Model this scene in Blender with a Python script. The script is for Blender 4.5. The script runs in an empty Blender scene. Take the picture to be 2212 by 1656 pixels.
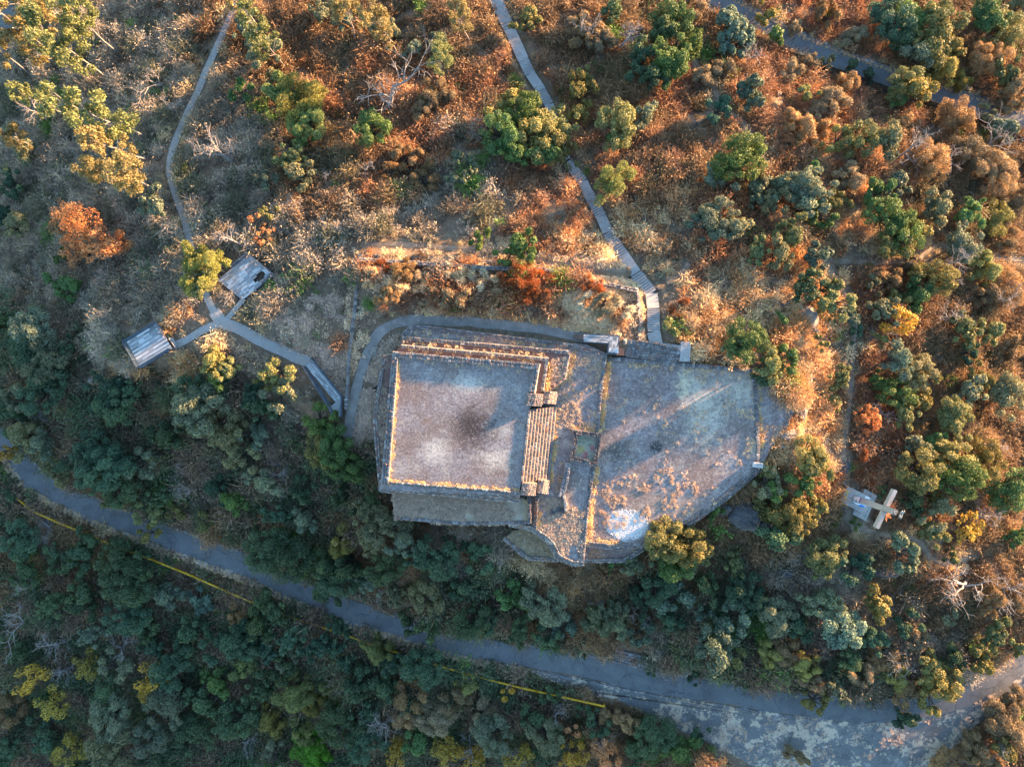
import bpy, bmesh, math, random
import numpy as np
from mathutils import Vector, Matrix
R = math.radians
rng = np.random.RandomState(7)
random.seed(7)
scene = bpy.context.scene
C = scene.collection

# ------------------------------------------------------------------ camera, sky, sun, exposure
H = 90.0                      # metres from the lens to the top of the stone platform (z = 0)
FPX = 1469.0                  # focal length in units of a 2212-wide frame
CX, CY = 1106.0, 828.0
cam_d = bpy.data.cameras.new("camera")
cam_d.angle = 2 * math.atan(CX / FPX)
cam_d.clip_start = 0.5
cam_d.clip_end = 3000
cam = bpy.data.objects.new("camera", cam_d)
C.objects.link(cam)
cam.location = (0, 0, H)
scene.camera = cam

SUN_AZ, SUN_EL = R(31), R(4.2)      # azimuth measured from +x (right) towards +y (up)
world = bpy.data.worlds.new("World")
scene.world = world
world.use_nodes = True
wn = world.node_tree
wn.nodes.clear()
sky = wn.nodes.new("ShaderNodeTexSky")
sky.sky_type = 'NISHITA'
sky.sun_disc = False
sky.sun_elevation = SUN_EL
sky.sun_rotation = R(90) - SUN_AZ
sky.altitude = 2300
sky.air_density = 1.1
sky.dust_density = 0.4
sky.ozone_density = 1.7
bg = wn.nodes.new("ShaderNodeBackground")
bg.inputs[1].default_value = 0.15
wo = wn.nodes.new("ShaderNodeOutputWorld")
wn.links.new(sky.outputs[0], bg.inputs[0])
wn.links.new(bg.outputs[0], wo.inputs[0])
sun_d = bpy.data.lights.new("sun", 'SUN')
sun_d.energy = 5.0
sun_d.angle = R(1.6)
sun_d.color = (1.0, 0.60, 0.31)
sun = bpy.data.objects.new("sun", sun_d)
C.objects.link(sun)
sdir = Vector((math.cos(SUN_AZ) * math.cos(SUN_EL), math.sin(SUN_AZ) * math.cos(SUN_EL), math.sin(SUN_EL)))
sun.rotation_euler = sdir.to_track_quat('Z', 'Y').to_euler()
sun.location = sdir * 200

scene.view_settings.view_transform = 'Standard'
scene.view_settings.look = 'None'
scene.view_settings.gamma = 1.0
scene.view_settings.exposure = 3.08
scene.render.engine = 'CYCLES'
scene.cycles.use_denoising = True
scene.cycles.denoiser = 'OPENIMAGEDENOISE'
scene.cycles.denoising_input_passes = 'RGB_ALBEDO_NORMAL'
scene.cycles.denoising_prefilter = 'ACCURATE'
scene.cycles.max_bounces = 5
scene.cycles.diffuse_bounces = 3
scene.cycles.transparent_max_bounces = 4
scene.cycles.caustics_reflective = False
scene.cycles.caustics_refractive = False

# ------------------------------------------------------------------ small helpers
def prop(o, label=None, cat=None, group=None, kind=None):
    if label: o["label"] = label
    if cat: o["category"] = cat
    if group: o["group"] = group
    if kind: o["kind"] = kind
    return o

def empty(name, loc=(0, 0, 0)):
    o = bpy.data.objects.new(name, None)
    o.empty_display_size = 0.3
    o.location = loc
    C.objects.link(o)
    return o

def mesh(name, verts, faces, mats=None, smooth=False, mi=None):
    me = bpy.data.meshes.new(name)
    me.from_pydata([tuple(v) for v in verts], [], [tuple(f) for f in faces])
    if mats is not None:
        for m in (mats if isinstance(mats, (list, tuple)) else [mats]):
            me.materials.append(m)
    if mi is not None:
        me.polygons.foreach_set("material_index", mi)
    if smooth:
        me.polygons.foreach_set("use_smooth", [True] * len(me.polygons))
    me.update()
    return me

def obj(name, me, parent=None, loc=None, rot=None, scale=None):
    o = bpy.data.objects.new(name, me)
    C.objects.link(o)
    if parent is not None: o.parent = parent
    if loc is not None: o.location = loc
    if rot is not None: o.rotation_euler = rot
    if scale is not None: o.scale = scale
    return o

def U(x, y, z):
    """frame coordinate (2212 wide) seen at height z -> world point"""
    k = (H - z) / FPX
    return Vector(((x - CX) * k, -(y - CY) * k, z))

def proj(X, Y, Z):
    k = FPX / (H - Z)
    return CX + X * k, CY - Y * k

# value noise ------------------------------------------------------
_tab = rng.rand(256, 256)
def vnoise(x, y):
    xi = np.floor(x).astype(int); yi = np.floor(y).astype(int)
    fx = x - xi; fy = y - yi
    fx = fx * fx * (3 - 2 * fx); fy = fy * fy * (3 - 2 * fy)
    a = _tab[xi % 256, yi % 256]; b = _tab[(xi + 1) % 256, yi % 256]
    c = _tab[xi % 256, (yi + 1) % 256]; d = _tab[(xi + 1) % 256, (yi + 1) % 256]
    return (a * (1 - fx) + b * fx) * (1 - fy) + (c * (1 - fx) + d * fx) * fy
def fbm(x, y, o=4):
    s = 0; a = 0.5
    for i in range(o):
        s = s + a * vnoise(x * 2 ** i + 17.3 * i, y * 2 ** i + 5.1 * i); a *= 0.5
    return s
def smooth(e0, e1, x):
    t = np.clip((x - e0) / (e1 - e0), 0, 1)
    return t * t * (3 - 2 * t)

def inpoly(x, y, poly):
    x = np.asarray(x); y = np.asarray(y)
    ins = np.zeros(x.shape, bool)
    n = len(poly)
    for i in range(n):
        x0, y0 = poly[i]; x1, y1 = poly[(i + 1) % n]
        if y0 == y1: continue
        c = ((y0 > y) != (y1 > y)) & (x < (x1 - x0) * (y - y0) / (y1 - y0) + x0)
        ins ^= c
    return ins

# ------------------------------------------------------------------ relief of the hill
CTRL = [  # frame x, frame y, height
 (900,690,-4.3),(1060,697,-4.3),(1180,712,-4.3),(1255,727,-4.2),(820,715,-4.4),(785,780,-4.4),(765,880,-4.5),(770,940,-4.8),
 (980,620,-3.8),(850,600,-3.9),(1120,620,-3.7),(790,640,-4.0),(1300,650,-4.3),(1370,680,-4.3),
 (760,540,-5.6),(900,532,-6.0),(1060,540,-6.0),(1220,560,-5.5),(1330,570,-5.6),
 (1410,735,-4.0),(1480,760,-4.2),(1411,640,-5.4),(1360,575,-6.8),(1310,500,-8.2),(1262,395,-10.4),(1195,240,-13.0),(1106,80,-15.0),(1068,0,-15.8),
 (1600,780,-5.0),(1660,770,-5.4),(1735,850,-5.8),(1720,930,-5.8),(1690,980,-6.2),(1770,850,-8.0),(1790,900,-8.8),(1760,760,-7.0),(1700,650,-6.6),(1600,650,-6.0),(1500,620,-6.0),
 (470,690,-5.0),(560,740,-4.8),(665,785,-4.8),(620,690,-4.9),(700,620,-5.2),(440,625,-5.5),(410,525,-7.5),(367,360,-11.0),(425,200,-14.5),(505,20,-17.5),
 (545,600,-6.3),(325,748,-6.6),(560,800,-5.4),(470,770,-5.4),(640,840,-5.8),(700,900,-6.6),(240,740,-8.2),
 (250,830,-11.5),(340,850,-10.5),(450,880,-10.5),(560,900,-9.5),(650,960,-9.5),(730,1000,-9.5),(790,1080,-10),
 (150,700,-12.5),(0,700,-19),(0,520,-20),(180,500,-14),(0,300,-22),(0,100,-24),(200,150,-19.5),(200,330,-15.5),(300,600,-9.0),
 (640,230,-13.5),(800,280,-12.0),(980,380,-9.2),(800,430,-8.2),(600,430,-8.5),(800,60,-16.5),(950,120,-14.6),(1050,250,-12.0),
 (1350,260,-12.0),(1440,120,-14.5),(1580,70,-17.0),(1400,450,-8.4),(1550,470,-8.2),(1600,350,-10.5),(1650,250,-13.0),
 (1684,72,-19.0),(1784,120,-19.2),(1896,162,-19.6),(2034,207,-20.2),(2212,255,-21.0),(1980,60,-21.5),(2200,60,-23.5),(1800,0,-21),
 (1800,300,-14.0),(1750,430,-11.0),(1850,560,-10.6),(1950,480,-13),(2080,460,-15.5),(2200,500,-19),(2000,660,-12.5),(2150,700,-16),(1840,760,-9.6),(1960,850,-12),(2100,900,-15),(2205,900,-18),
 (1830,950,-9.2),(1850,1090,-9.2),(1900,1130,-9.6),(1800,1050,-9.0),(1950,1010,-11),(2050,1050,-13),(2180,1100,-16),(1990,1190,-11.5),(1880,1180,-10.0),(2120,1200,-13.5),(2200,1300,-15),
 (840,1130,-9.0),(1000,1150,-8.2),(1080,1170,-8.6),(1130,1225,-9.6),(1240,1228,-9.6),(1350,1225,-9.6),(1440,1190,-9.2),(1540,1130,-8.4),(1610,1090,-8.2),(1660,1140,-9),(1560,1190,-10),(1720,1150,-10),
 (1100,1290,-12.2),(1230,1300,-12.2),(1340,1270,-12.0),(1000,1260,-12.5),(1420,1300,-13),(1600,1290,-12.5),(1750,1260,-12),(1900,1290,-13),(1300,1380,-14.2),(1550,1420,-13.8),(1750,1430,-13.6),(2000,1390,-13.6),
 (40,990,-21),(87,1040,-20.6),(192,1093,-20.0),(328,1146,-19.4),(524,1218,-18.6),(753,1317,-17.8),(978,1386,-17.0),(1256,1438,-16.2),(1556,1495,-15.6),(1834,1534,-15.2),(2034,1518,-15.0),(2184,1447,-15.0),
 (140,960,-17),(250,1010,-15.5),(400,1020,-14.5),(500,1080,-14.5),(650,1150,-14.2),(800,1220,-14.0),(950,1300,-14.0),
 (0,1150,-23),(200,1230,-23),(400,1300,-23),(620,1400,-22.5),(900,1480,-21),(1150,1520,-19),(1350,1560,-17.5),
 (0,1400,-28),(250,1480,-28),(500,1560,-28),(800,1620,-26.5),(1100,1640,-23),(1400,1640,-19),(1600,1640,-16.5),(1900,1610,-15.4),(2120,1600,-15.8),(2205,1560,-15.6),
]
cp = np.array([[*U(x, y, z)[:2], z] for x, y, z in CTRL])
far = []
for a in range(0, 360, 15):
    ca, sa = math.cos(R(a)), math.sin(R(a))
    d = 135 + 10 * math.sin(a)
    far.append([ca * d, sa * d, -31 + 6 * ca - 1.5 * sa])
cp = np.vstack([cp, np.array(far)])
CEN = cp[:, 2].mean()
def _phi(d2): return np.sqrt(d2 + 9.0)
_A = _phi((cp[:, None, 0] - cp[None, :, 0]) ** 2 + (cp[:, None, 1] - cp[None, :, 1]) ** 2)
_A = _A + 0.02 * np.eye(len(cp)) * -1
_n = len(cp)
_B = np.zeros((_n + 1, _n + 1)); _B[:_n, :_n] = _A; _B[_n, :_n] = 1; _B[:_n, _n] = 1
_w = np.linalg.solve(_B, np.append(cp[:, 2], 0))
def base_z(X, Y):
    X = np.asarray(X, float); Y = np.asarray(Y, float)
    sh = X.shape; x = X.ravel(); y = Y.ravel()
    out = np.empty(x.shape)
    for i in range(0, len(x), 20000):
        d2 = (x[i:i + 20000, None] - cp[None, :, 0]) ** 2 + (y[i:i + 20000, None] - cp[None, :, 1]) ** 2
        out[i:i + 20000] = _phi(d2) @ _w[:_n] + _w[_n]
    r = np.sqrt(x * x + y * y)
    t = smooth(110, 190, r)
    out = out * (1 - t) + (-32.0) * t
    return out.reshape(sh)

def ground_hit(fx, fy, zf=base_z, lift=0.0, it=14):
    """world points where the rays through frame points meet the relief (+lift)"""
    fx = np.asarray(fx, float); fy = np.asarray(fy, float)
    z = np.full(fx.shape, -8.0)
    for _ in range(it):
        k = (H - z) / FPX
        X = (fx - CX) * k; Y = -(fy - CY) * k
        z = 0.35 * z + 0.65 * (zf(X, Y) + lift)
    return X, Y, z

def polyline(pts, step=0.8):
    """resample a world polyline (n,3)"""
    p = np.asarray(pts, float)
    seg = np.linalg.norm(np.diff(p[:, :2], axis=0), axis=1)
    s = np.concatenate([[0], np.cumsum(seg)])
    n = max(2, int(s[-1] / step) + 1)
    t = np.linspace(0, s[-1], n)
    return np.stack([np.interp(t, s, p[:, i]) for i in range(3)], 1)

def spline(pts, n=10):
    """Catmull-Rom through 2-D/4-D control points"""
    p = [np.array(q, float) for q in pts]
    p = [2 * p[0] - p[1]] + p + [2 * p[-1] - p[-2]]
    out = []
    for i in range(1, len(p) - 2):
        for j in range(n):
            t = j / n
            a, b, c, d = p[i - 1], p[i], p[i + 1], p[i + 2]
            out.append(0.5 * (2 * b + (c - a) * t + (2 * a - 5 * b + 4 * c - d) * t * t + (3 * b - a - 3 * c + d) * t ** 3))
    out.append(p[-2])
    return np.array(out)

# ways: frame centre line with half width (metres)
def way(pts, zs=None):
    s = spline(pts, 8)
    X, Y, Z = ground_hit(s[:, 0], s[:, 1])
    if len(Z) > 8:
        ker = np.ones(9) / 9
        Z = np.convolve(np.pad(Z, 4, mode='edge'), ker, 'valid')
        k = (H - Z) / FPX
        X = (s[:, 0] - CX) * k; Y = -(s[:, 1] - CY) * k
    return polyline(np.stack([X, Y, Z], 1), 0.8)

ROAD_S = way([(-60,905),(20,960),(50,1002),(87,1040),(192,1093),(328,1146),(450,1192),(524,1218),(650,1274),(753,1317),(853,1347),(978,1386),(1106,1412),(1256,1438),(1406,1473),(1556,1495),(1659,1513),(1834,1534),(1929,1535),(2034,1518),(2109,1490),(2184,1447),(2260,1395)])
ROAD_NE = way([(1540,-10),(1610,35),(1684,72),(1734,98),(1784,120),(1834,140),(1896,162),(2034,207),(2084,225),(2159,245),(2212,262),(2300,290)])
ROAD_NW = way([(-30,130),(0,90),(12,40),(10,-20)])
PATH_DIRT = way([(752,945),(758,900),(770,845),(786,785),(812,727),(845,702),(885,692),(940,691),(1060,698),(1180,713),(1262,729)])
PATH_W = way([(512,8),(482,72),(452,138),(427,198),(402,250),(381,300),(367,350),(371,392),(386,440),(400,480),(411,528),(424,580),(440,625),(455,660),(470,686)])
PATH_W2 = way([(462,672),(480,695),(520,712),(560,735),(620,762),(668,782)])
PATH_W3 = way([(474,698),(440,712),(405,732),(374,747)])
PATH_W4 = way([(484,694),(500,678),(514,660),(527,646)])
TRAILS = [
 way([(1775,548),(1796,589),(1821,634),(1846,690),(1844,751),(1839,814),(1836,850),(1834,890),(1824,953),(1826,1000)]),
 way([(1784,556),(1830,566),(1871,569),(1930,566),(1984,556),(2029,529),(2070,548),(2120,556),(2212,560)]),
 way([(1830,1115),(1850,1140),(1884,1150),(1935,1160),(1984,1165),(2009,1203),(2050,1215),(2110,1200)]),
 way([(1491,125),(1531,175),(1568,237),(1613,270),(1626,312),(1651,350)]),
 way([(780,527),(900,532),(1050,541),(1206,566),(1280,578),(1351,586)]),
 way([(1440,610),(1470,592),(1490,570)]),
]
STAIR_L = [  # kind, x0,y0, x1,y1, steps, half width
 ('L',1062,-20,1092,45,0,0.95),('S',1092,45,1100,62,3,0.9),('L',1100,62,1130,128,0,0.85),('S',1130,128,1145,160,8,0.8),('L',1145,160,1167,192,0,0.75),('S',1167,192,1186,226,8,0.7),
 ('L',1186,226,1222,345,0,0.7),('S',1226,350,1259,392,10,0.75),('L',1259,392,1270,417,0,0.72),('S',1270,417,1298,467,11,0.78),('L',1298,467,1313,501,0,0.78),
 ('S',1313,503,1349,555,11,0.78),('L',1349,555,1373,590,0,0.8),('S',1374,592,1407,634,9,0.85),('L',1407,634,1411,665,0,0.85),('S',1411,667,1412,717,10,0.85),('L',1412,717,1417,742,0,0.9)]
sx = []; 
for k, x0, y0, x1, y1, n, hw in STAIR_L:
    sx += [(x0, y0), (x1, y1)]
STAIRWAY = way(sx[::2] + [sx[-1]])
CORR = [(ROAD_S, 1.75, 1.6, -0.10), (ROAD_NE, 1.45, 1.6, -0.10), (ROAD_NW, 1.4, 2.0, -0.1), (PATH_DIRT, 0.85, 0.9, -0.06), (PATH_W, 0.62, 0.8, -0.06), (PATH_W2, 0.95, 0.8, -0.06),
        (PATH_W3, 0.6, 0.8, -0.06), (PATH_W4, 0.4, 0.7, -0.06), (STAIRWAY, 0.95, 0.7, -0.30)] + [(t, 0.35, 0.8, -0.05) for t in TRAILS]

def dist_line(X, Y, line, cut=4.0):
    """distance to a polyline and height of the nearest point (vectorised over segments)"""
    best = np.full(X.shape, 1e9); bz = np.zeros(X.shape)
    lo = line[:, :2].min(0) - cut; hi = line[:, :2].max(0) + cut
    m = (X > lo[0]) & (X < hi[0]) & (Y > lo[1]) & (Y < hi[1])
    x = X[m]; y = Y[m]
    b = np.full(x.shape, 1e9); z = np.zeros(x.shape)
    for i in range(len(line) - 1):
        ax, ay, az = line[i]; dx, dy, dz = line[i + 1] - line[i]
        mm = np.abs(x - ax - dx / 2) + np.abs(y - ay - dy / 2) < cut * 2 + 2
        if not mm.any(): continue
        t = np.clip(((x[mm] - ax) * dx + (y[mm] - ay) * dy) / (dx * dx + dy * dy + 1e-9), 0, 1)
        d = np.hypot(x[mm] - ax - t * dx, y[mm] - ay - t * dy)
        bb = b[mm]; zz = z[mm]
        u = d < bb
        bb[u] = d[u]; zz[u] = (az + t * dz)[u]
        b[mm] = bb; z[mm] = zz
    best[m] = b; bz[m] = z
    return best, bz

# outlines of the masonry (frame coordinates) and their top heights
P_MAIN = [(848,760),(1166,787),(1155,850),(1142,885),(1126,1040),(1120,1070),(822,1057)]
P_T2 = [(866,745),(1184,773),(1173,850),(1136,884),(1118,1062),(818,1058),(806,900),(812,860),(828,768),(850,764)]
P_T3 = [(868,726),(1232,757),(1222,818),(1196,838),(1136,884),(1116,1060),(860,1050),(866,745)]
P_T4 = [(868,720),(884,702),(916,702),(1230,741),(1266,744),(1312,763),(1300,850),(1293,935),(1286,1010),(1272,1100),(1264,1168),(1262,1212),(1240,1213),(1210,1200),(1194,1166),(1172,1150),(1150,1136),(1144,1075),(900,1060),(868,760)]
P_SOUTH = [(846,1062),(1130,1075),(1142,1085),(1146,1130),(1000,1134),(853,1121)]
P_PLAZA = [(1306,770),(1345,771),(1628,795),(1642,1003),(1560,1072),(1482,1130),(1395,1174),(1355,1184),(1262,1175),(1280,1010)]
P_EXT = [(1622,796),(1650,800),(1716,888),(1700,925),(1672,955),(1652,995),(1636,1003)]
P_LOW = [(1088,1163),(1112,1146),(1150,1140),(1192,1166),(1212,1204),(1204,1212),(1138,1208)]
P_LOWE = [(1263,1172),(1390,1176),(1376,1198),(1346,1214),(1262,1214)]
MASS = [(P_T4, -3.2), (P_SOUTH, -2.7), (P_PLAZA, -4.3), (P_EXT, -4.6), (P_LOW, -6.3), (P_LOWE, -6.0)]
P_DECK1 = [(273.5,738.4),(341,696.8),(377.7,749.9),(304.2,794.2)]
P_DECK2 = [(538.5,549.6),(592.6,593.3),(523.5,648.1),(469.4,604.4)]
P_LOT = [(1106,1436),(1256,1462),(1406,1497),(1556,1520),(1659,1536),(1834,1557),(1929,1558),(2034,1541),(2109,1512),(2184,1468),(2230,1440),(2230,1480),(2150,1540),(2080,1600),(2020,1690),(1660,1690),(1600,1640),(1510,1600),(1440,1565),(1330,1512),(1200,1478)]

# relief grid: fine under the frame, coarse beyond
ax_x = np.concatenate([-np.geomspace(900, 104, 16)[:-1], np.arange(-104, 104.01, 0.6), np.geomspace(104, 900, 16)[1:]])
ax_y = np.concatenate([-np.geomspace(900, 84, 16)[:-1], np.arange(-84, 84.01, 0.6), np.geomspace(84, 900, 16)[1:]])
GX, GY = np.meshgrid(ax_x, ax_y)
GZ = base_z(GX, GY)
nmask = np.ones(GX.shape)
corr_d = np.full(GX.shape, 1e9)
carve = []
for line, hw, fall, dz in CORR:
    d, z = dist_line(GX, GY, line)
    carve.append((d, z, hw, fall, dz))
    nmask = np.minimum(nmask, smooth(hw, hw + 2.5, d))
    corr_d = np.minimum(corr_d, d - hw)
fx, fy = proj(GX, GY, GZ)
lotm = inpoly(fx, fy, P_LOT)
nz = (fbm(GX * 0.16, GY * 0.16, 4) - 0.47) * 2.6 + (fbm(GX * 0.7 + 40, GY * 0.7, 3) - 0.44) * 0.7
GZ = GZ + nz * nmask * np.where(lotm, 0.12, 1.0) * smooth(250, 120, np.hypot(GX, GY))
for d, z, hw, fall, dz in carve:
    w = smooth(hw + fall, hw + 0.1, d)
    GZ = GZ * (1 - w) + (z + dz) * w
for poly, zt in MASS:
    f2x, f2y = proj(GX, GY, np.full(GX.shape, zt))
    GZ = np.where(inpoly(f2x, f2y, poly), np.minimum(GZ, zt - 0.9), GZ)

PADS = [([(262,736),(341,684),(394,752),(304,808)], -5.75), ([(538,536),(608,593),(524,664),(472,613)], -5.95), ([(655,770),(690,765),(752,850),(748,905),(718,905),(650,800)], -4.95),
        ([(1805,1040),(1830,1042),(1905,1078),(1875,1135),(1838,1118),(1805,1085)], -9.3)]
for poly, zt in PADS:
    f2x, f2y = proj(GX, GY, np.full(GX.shape, zt))
    GZ = np.where(inpoly(f2x, f2y, poly), np.minimum(GZ, zt), GZ)

def gz(X, Y):
    X = np.asarray(X, float); Y = np.asarray(Y, float)
    i = np.clip(np.searchsorted(ax_x, X) - 1, 0, len(ax_x) - 2)
    j = np.clip(np.searchsorted(ax_y, Y) - 1, 0, len(ax_y) - 2)
    tx = np.clip((X - ax_x[i]) / (ax_x[i + 1] - ax_x[i]), 0, 1)
    ty = np.clip((Y - ax_y[j]) / (ax_y[j + 1] - ax_y[j]), 0, 1)
    return (GZ[j, i] * (1 - tx) + GZ[j, i + 1] * tx) * (1 - ty) + (GZ[j + 1, i] * (1 - tx) + GZ[j + 1, i + 1] * tx) * ty

# ------------------------------------------------------------------ materials
class NT:
    def __init__(self, name):
        self.m = bpy.data.materials.new(name)
        self.m.use_nodes = True
        self.t = self.m.node_tree
        self.t.nodes.clear()
        self.out = self.t.nodes.new("ShaderNodeOutputMaterial")
    def n(self, kind, **kw):
        nd = self.t.nodes.new(kind)
        for k, v in kw.items():
            if k.startswith("i_"): nd.inputs[k[2:]].default_value = v
            else: setattr(nd, k, v)
        return nd
    def l(self, a, b): self.t.links.new(a, b)
    def coord(self, kind='Object'):
        return self.n("ShaderNodeTexCoord").outputs[kind]
    def noise(self, co, scale, detail=4, rough=0.55, off=None):
        if off:
            mp = self.n("ShaderNodeMapping"); mp.inputs['Location'].default_value = off
            self.l(co, mp.inputs['Vector']); co = mp.outputs[0]
        nd = self.n("ShaderNodeTexNoise")
        nd.inputs['Scale'].default_value = scale; nd.inputs['Detail'].default_value = detail; nd.inputs['Roughness'].default_value = rough
        self.l(co, nd.inputs['Vector'])
        return nd.outputs['Fac']
    def ramp(self, fac, stops):
        nd = self.n("ShaderNodeValToRGB")
        e = nd.color_ramp.elements
        while len(e) < len(stops): e.new(0.5)
        for k, (p, c) in enumerate(stops):
            e[k].position = p
            e[k].color = (*c, 1) if not isinstance(c, (int, float)) else (c, c, c, 1)
        self.l(fac, nd.inputs[0])
        return nd.outputs[0]
    def mix(self, fac, a, b, mode='MIX'):
        nd = self.n("ShaderNodeMix", data_type='RGBA', blend_type=mode)
        for s, v in ((nd.inputs[0], fac), (nd.inputs[6], a), (nd.inputs[7], b)):
            if isinstance(v, (int, float)): s.default_value = v
            elif isinstance(v, tuple): s.default_value = (*v, 1)
            else: self.l(v, s)
        return nd.outputs[2]
    def math(self, op, a, b=0.5):
        nd = self.n("ShaderNodeMath", operation=op)
        for s, v in zip(nd.inputs, (a, b)):
            if isinstance(v, (int, float)): s.default_value = v
            else: self.l(v, s)
        return nd.outputs[0]
    def blob(self, co, x, y, rx, ry, soft=0.35, wob=0.5):
        """stain mask: 1 inside an uneven ellipse at world x, y"""
        mp = self.n("ShaderNodeMapping")
        mp.inputs['Location'].default_value = (-x / rx, -y / ry, 0)
        mp.inputs['Scale'].default_value = (1 / rx, 1 / ry, 0)
        self.l(co, mp.inputs['Vector'])
        ln = self.n("ShaderNodeVectorMath", operation='LENGTH'); self.l(mp.outputs[0], ln.inputs[0])
        nz_ = self.noise(co, 2.2 / max(rx, ry) + 0.6, 5, 0.65)
        d = self.math('ADD', ln.outputs['Value'], self.math('MULTIPLY', self.math('SUBTRACT', nz_, 0.5), wob * 2))
        d = self.math('ADD', d, self.math('MULTIPLY', self.math('SUBTRACT', self.noise(co, 2.6, 4, 0.75, (7, 1, 0)), 0.5), 1.1))
        return self.ramp(d, [(max(0, 1 - soft), 1.0), (1.0, 0.0)])
    def finish(self, col, rough=0.9, bump=None, bstr=0.4, bdist=0.05, spec=0.2, transl=None):
        b = self.n("ShaderNodeBsdfPrincipled")
        if isinstance(col, tuple): b.inputs['Base Color'].default_value = (*col, 1)
        else: self.l(col, b.inputs['Base Color'])
        if isinstance(rough, (int, float)): b.inputs['Roughness'].default_value = rough
        else: self.l(rough, b.inputs['Roughness'])
        b.inputs['Specular IOR Level'].default_value = spec
        if bump is not None:
            bn = self.n("ShaderNodeBump"); bn.inputs['Strength'].default_value = bstr; bn.inputs['Distance'].default_value = bdist
            self.l(bump, bn.inputs['Height']); self.l(bn.outputs[0], b.inputs['Normal'])
        sh = b.outputs[0]
        if transl:
            tr = self.n("ShaderNodeBsdfTranslucent")
            if isinstance(col, tuple): tr.inputs[0].default_value = (*col, 1)
            else: self.l(col, tr.inputs[0])
            mx = self.n("ShaderNodeMixShader"); mx.inputs[0].default_value = transl
            self.l(sh, mx.inputs[1]); self.l(tr.outputs[0], mx.inputs[2]); sh = mx.outputs[0]
        self.l(sh, self.out.inputs[0])
        return self.m

def m_earth():
    t = NT("dry_earth"); co = t.coord()
    a = t.noise(co, 0.12, 5, 0.6); b = t.noise(co, 1.7, 6, 0.7); c = t.noise(co, 9, 4, 0.7)
    col = t.ramp(b, [(0.25, (0.062, 0.045, 0.033)), (0.5, (0.145, 0.105, 0.072)), (0.72, (0.29, 0.215, 0.145))])
    col = t.mix(t.ramp(a, [(0.4, 0.0), (0.65, 0.6)]), col, (0.19, 0.11, 0.065))
    col = t.mix(t.ramp(c, [(0.45, 0.0), (0.75, 0.5)]), col, (0.34, 0.28, 0.20))
    return t.finish(col, 0.95, t.math('ADD', b, c), 0.7, 0.12)
def m_asphalt(name, old=0.0):
    t = NT(name); co = t.coord()
    a = t.noise(co, 0.25, 4, 0.6); c = t.noise(co, 4, 6, 0.8); pt = t.noise(co, 0.55, 3, 0.4, (9, 3, 0))
    col = t.ramp(a, [(0.3, (0.085, 0.09, 0.095)), (0.7, (0.13, 0.135, 0.14))])
    col = t.mix(t.ramp(c, [(0.4, 0.0), (0.7, 0.45)]), col, (0.2, 0.195, 0.19))
    col = t.mix(t.ramp(pt, [(0.57, 0.0), (0.585, 0.35)]), col, (0.16, 0.16, 0.16))
    col = t.mix(t.ramp(pt, [(0.39, 0.4), (0.41, 0.0)]), col, (0.07, 0.07, 0.072))
    v = t.n("ShaderNodeTexVoronoi", feature='DISTANCE_TO_EDGE'); v.inputs['Scale'].default_value = 0.3
    w = t.n("ShaderNodeMix", data_type='VECTOR'); 
    nz_ = t.n("ShaderNodeTexNoise"); nz_.inputs['Scale'].default_value = 0.9; nz_.inputs['Detail'].default_value = 5; t.l(co, nz_.inputs['Vector'])
    w.inputs[0].default_value = 0.42; t.l(co, w.inputs[4]); t.l(nz_.outputs['Color'], w.inputs[5])
    t.l(w.outputs[1], v.inputs['Vector'])
    crack = t.math('MULTIPLY', t.ramp(v.outputs['Distance'], [(0.0, 1.0), (0.012, 0.0)]), t.ramp(t.noise(co, 0.16, 2), [(0.42, 0.0), (0.55, 1.0)]))
    col = t.mix(t.math('MULTIPLY', crack, 0.75), col, (0.04, 0.04, 0.04))
    if old:
        g = t.noise(co, 0.4, 7, 0.78, (5, 2, 0)); g2 = t.noise(co, 2.2, 6, 0.8)
        f = t.ramp(t.math('ADD', t.math('MULTIPLY', g, 0.7), t.math('MULTIPLY', g2, 0.3)), [(0.51, 0.0), (0.55, 0.9)])
        col = t.mix(f, col, (0.48, 0.385, 0.285))
        col = t.mix(t.ramp(t.noise(co, 0.3, 5, 0.6, (30, 8, 0)), [(0.6, 0.0), (0.72, 0.5)]), col, (0.34, 0.34, 0.35))
    return t.finish(col, 0.85, c, 0.25, 0.02, 0.3)
def m_path():
    t = NT("block_paving"); co = t.coord()
    mp = t.n("ShaderNodeMapping"); mp.inputs['Rotation'].default_value = (0, 0, R(28)); t.l(co, mp.inputs[0])
    v = t.n("ShaderNodeTexBrick"); v.offset = 0.0
    v.inputs['Scale'].default_value = 4.6; v.inputs['Brick Width'].default_value = 0.9; v.inputs['Row Height'].default_value = 0.9; v.inputs['Mortar Size'].default_value = 0.14; v.inputs['Mortar Smooth'].default_value = 0.3
    v.inputs['Color1'].default_value = (0.44, 0.43, 0.42, 1); v.inputs['Color2'].default_value = (0.54, 0.53, 0.51, 1); v.inputs['Mortar'].default_value = (0.16, 0.145, 0.125, 1)
    t.l(mp.outputs[0], v.inputs['Vector'])
    col = t.mix(t.ramp(t.noise(co, 0.8, 5, 0.7), [(0.55, 0.0), (0.75, 0.7)]), v.outputs['Color'], (0.3, 0.23, 0.15))
    return t.finish(col, 0.9, t.math('SUBTRACT', 1.0, v.outputs['Fac']), 0.6, 0.04)
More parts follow.
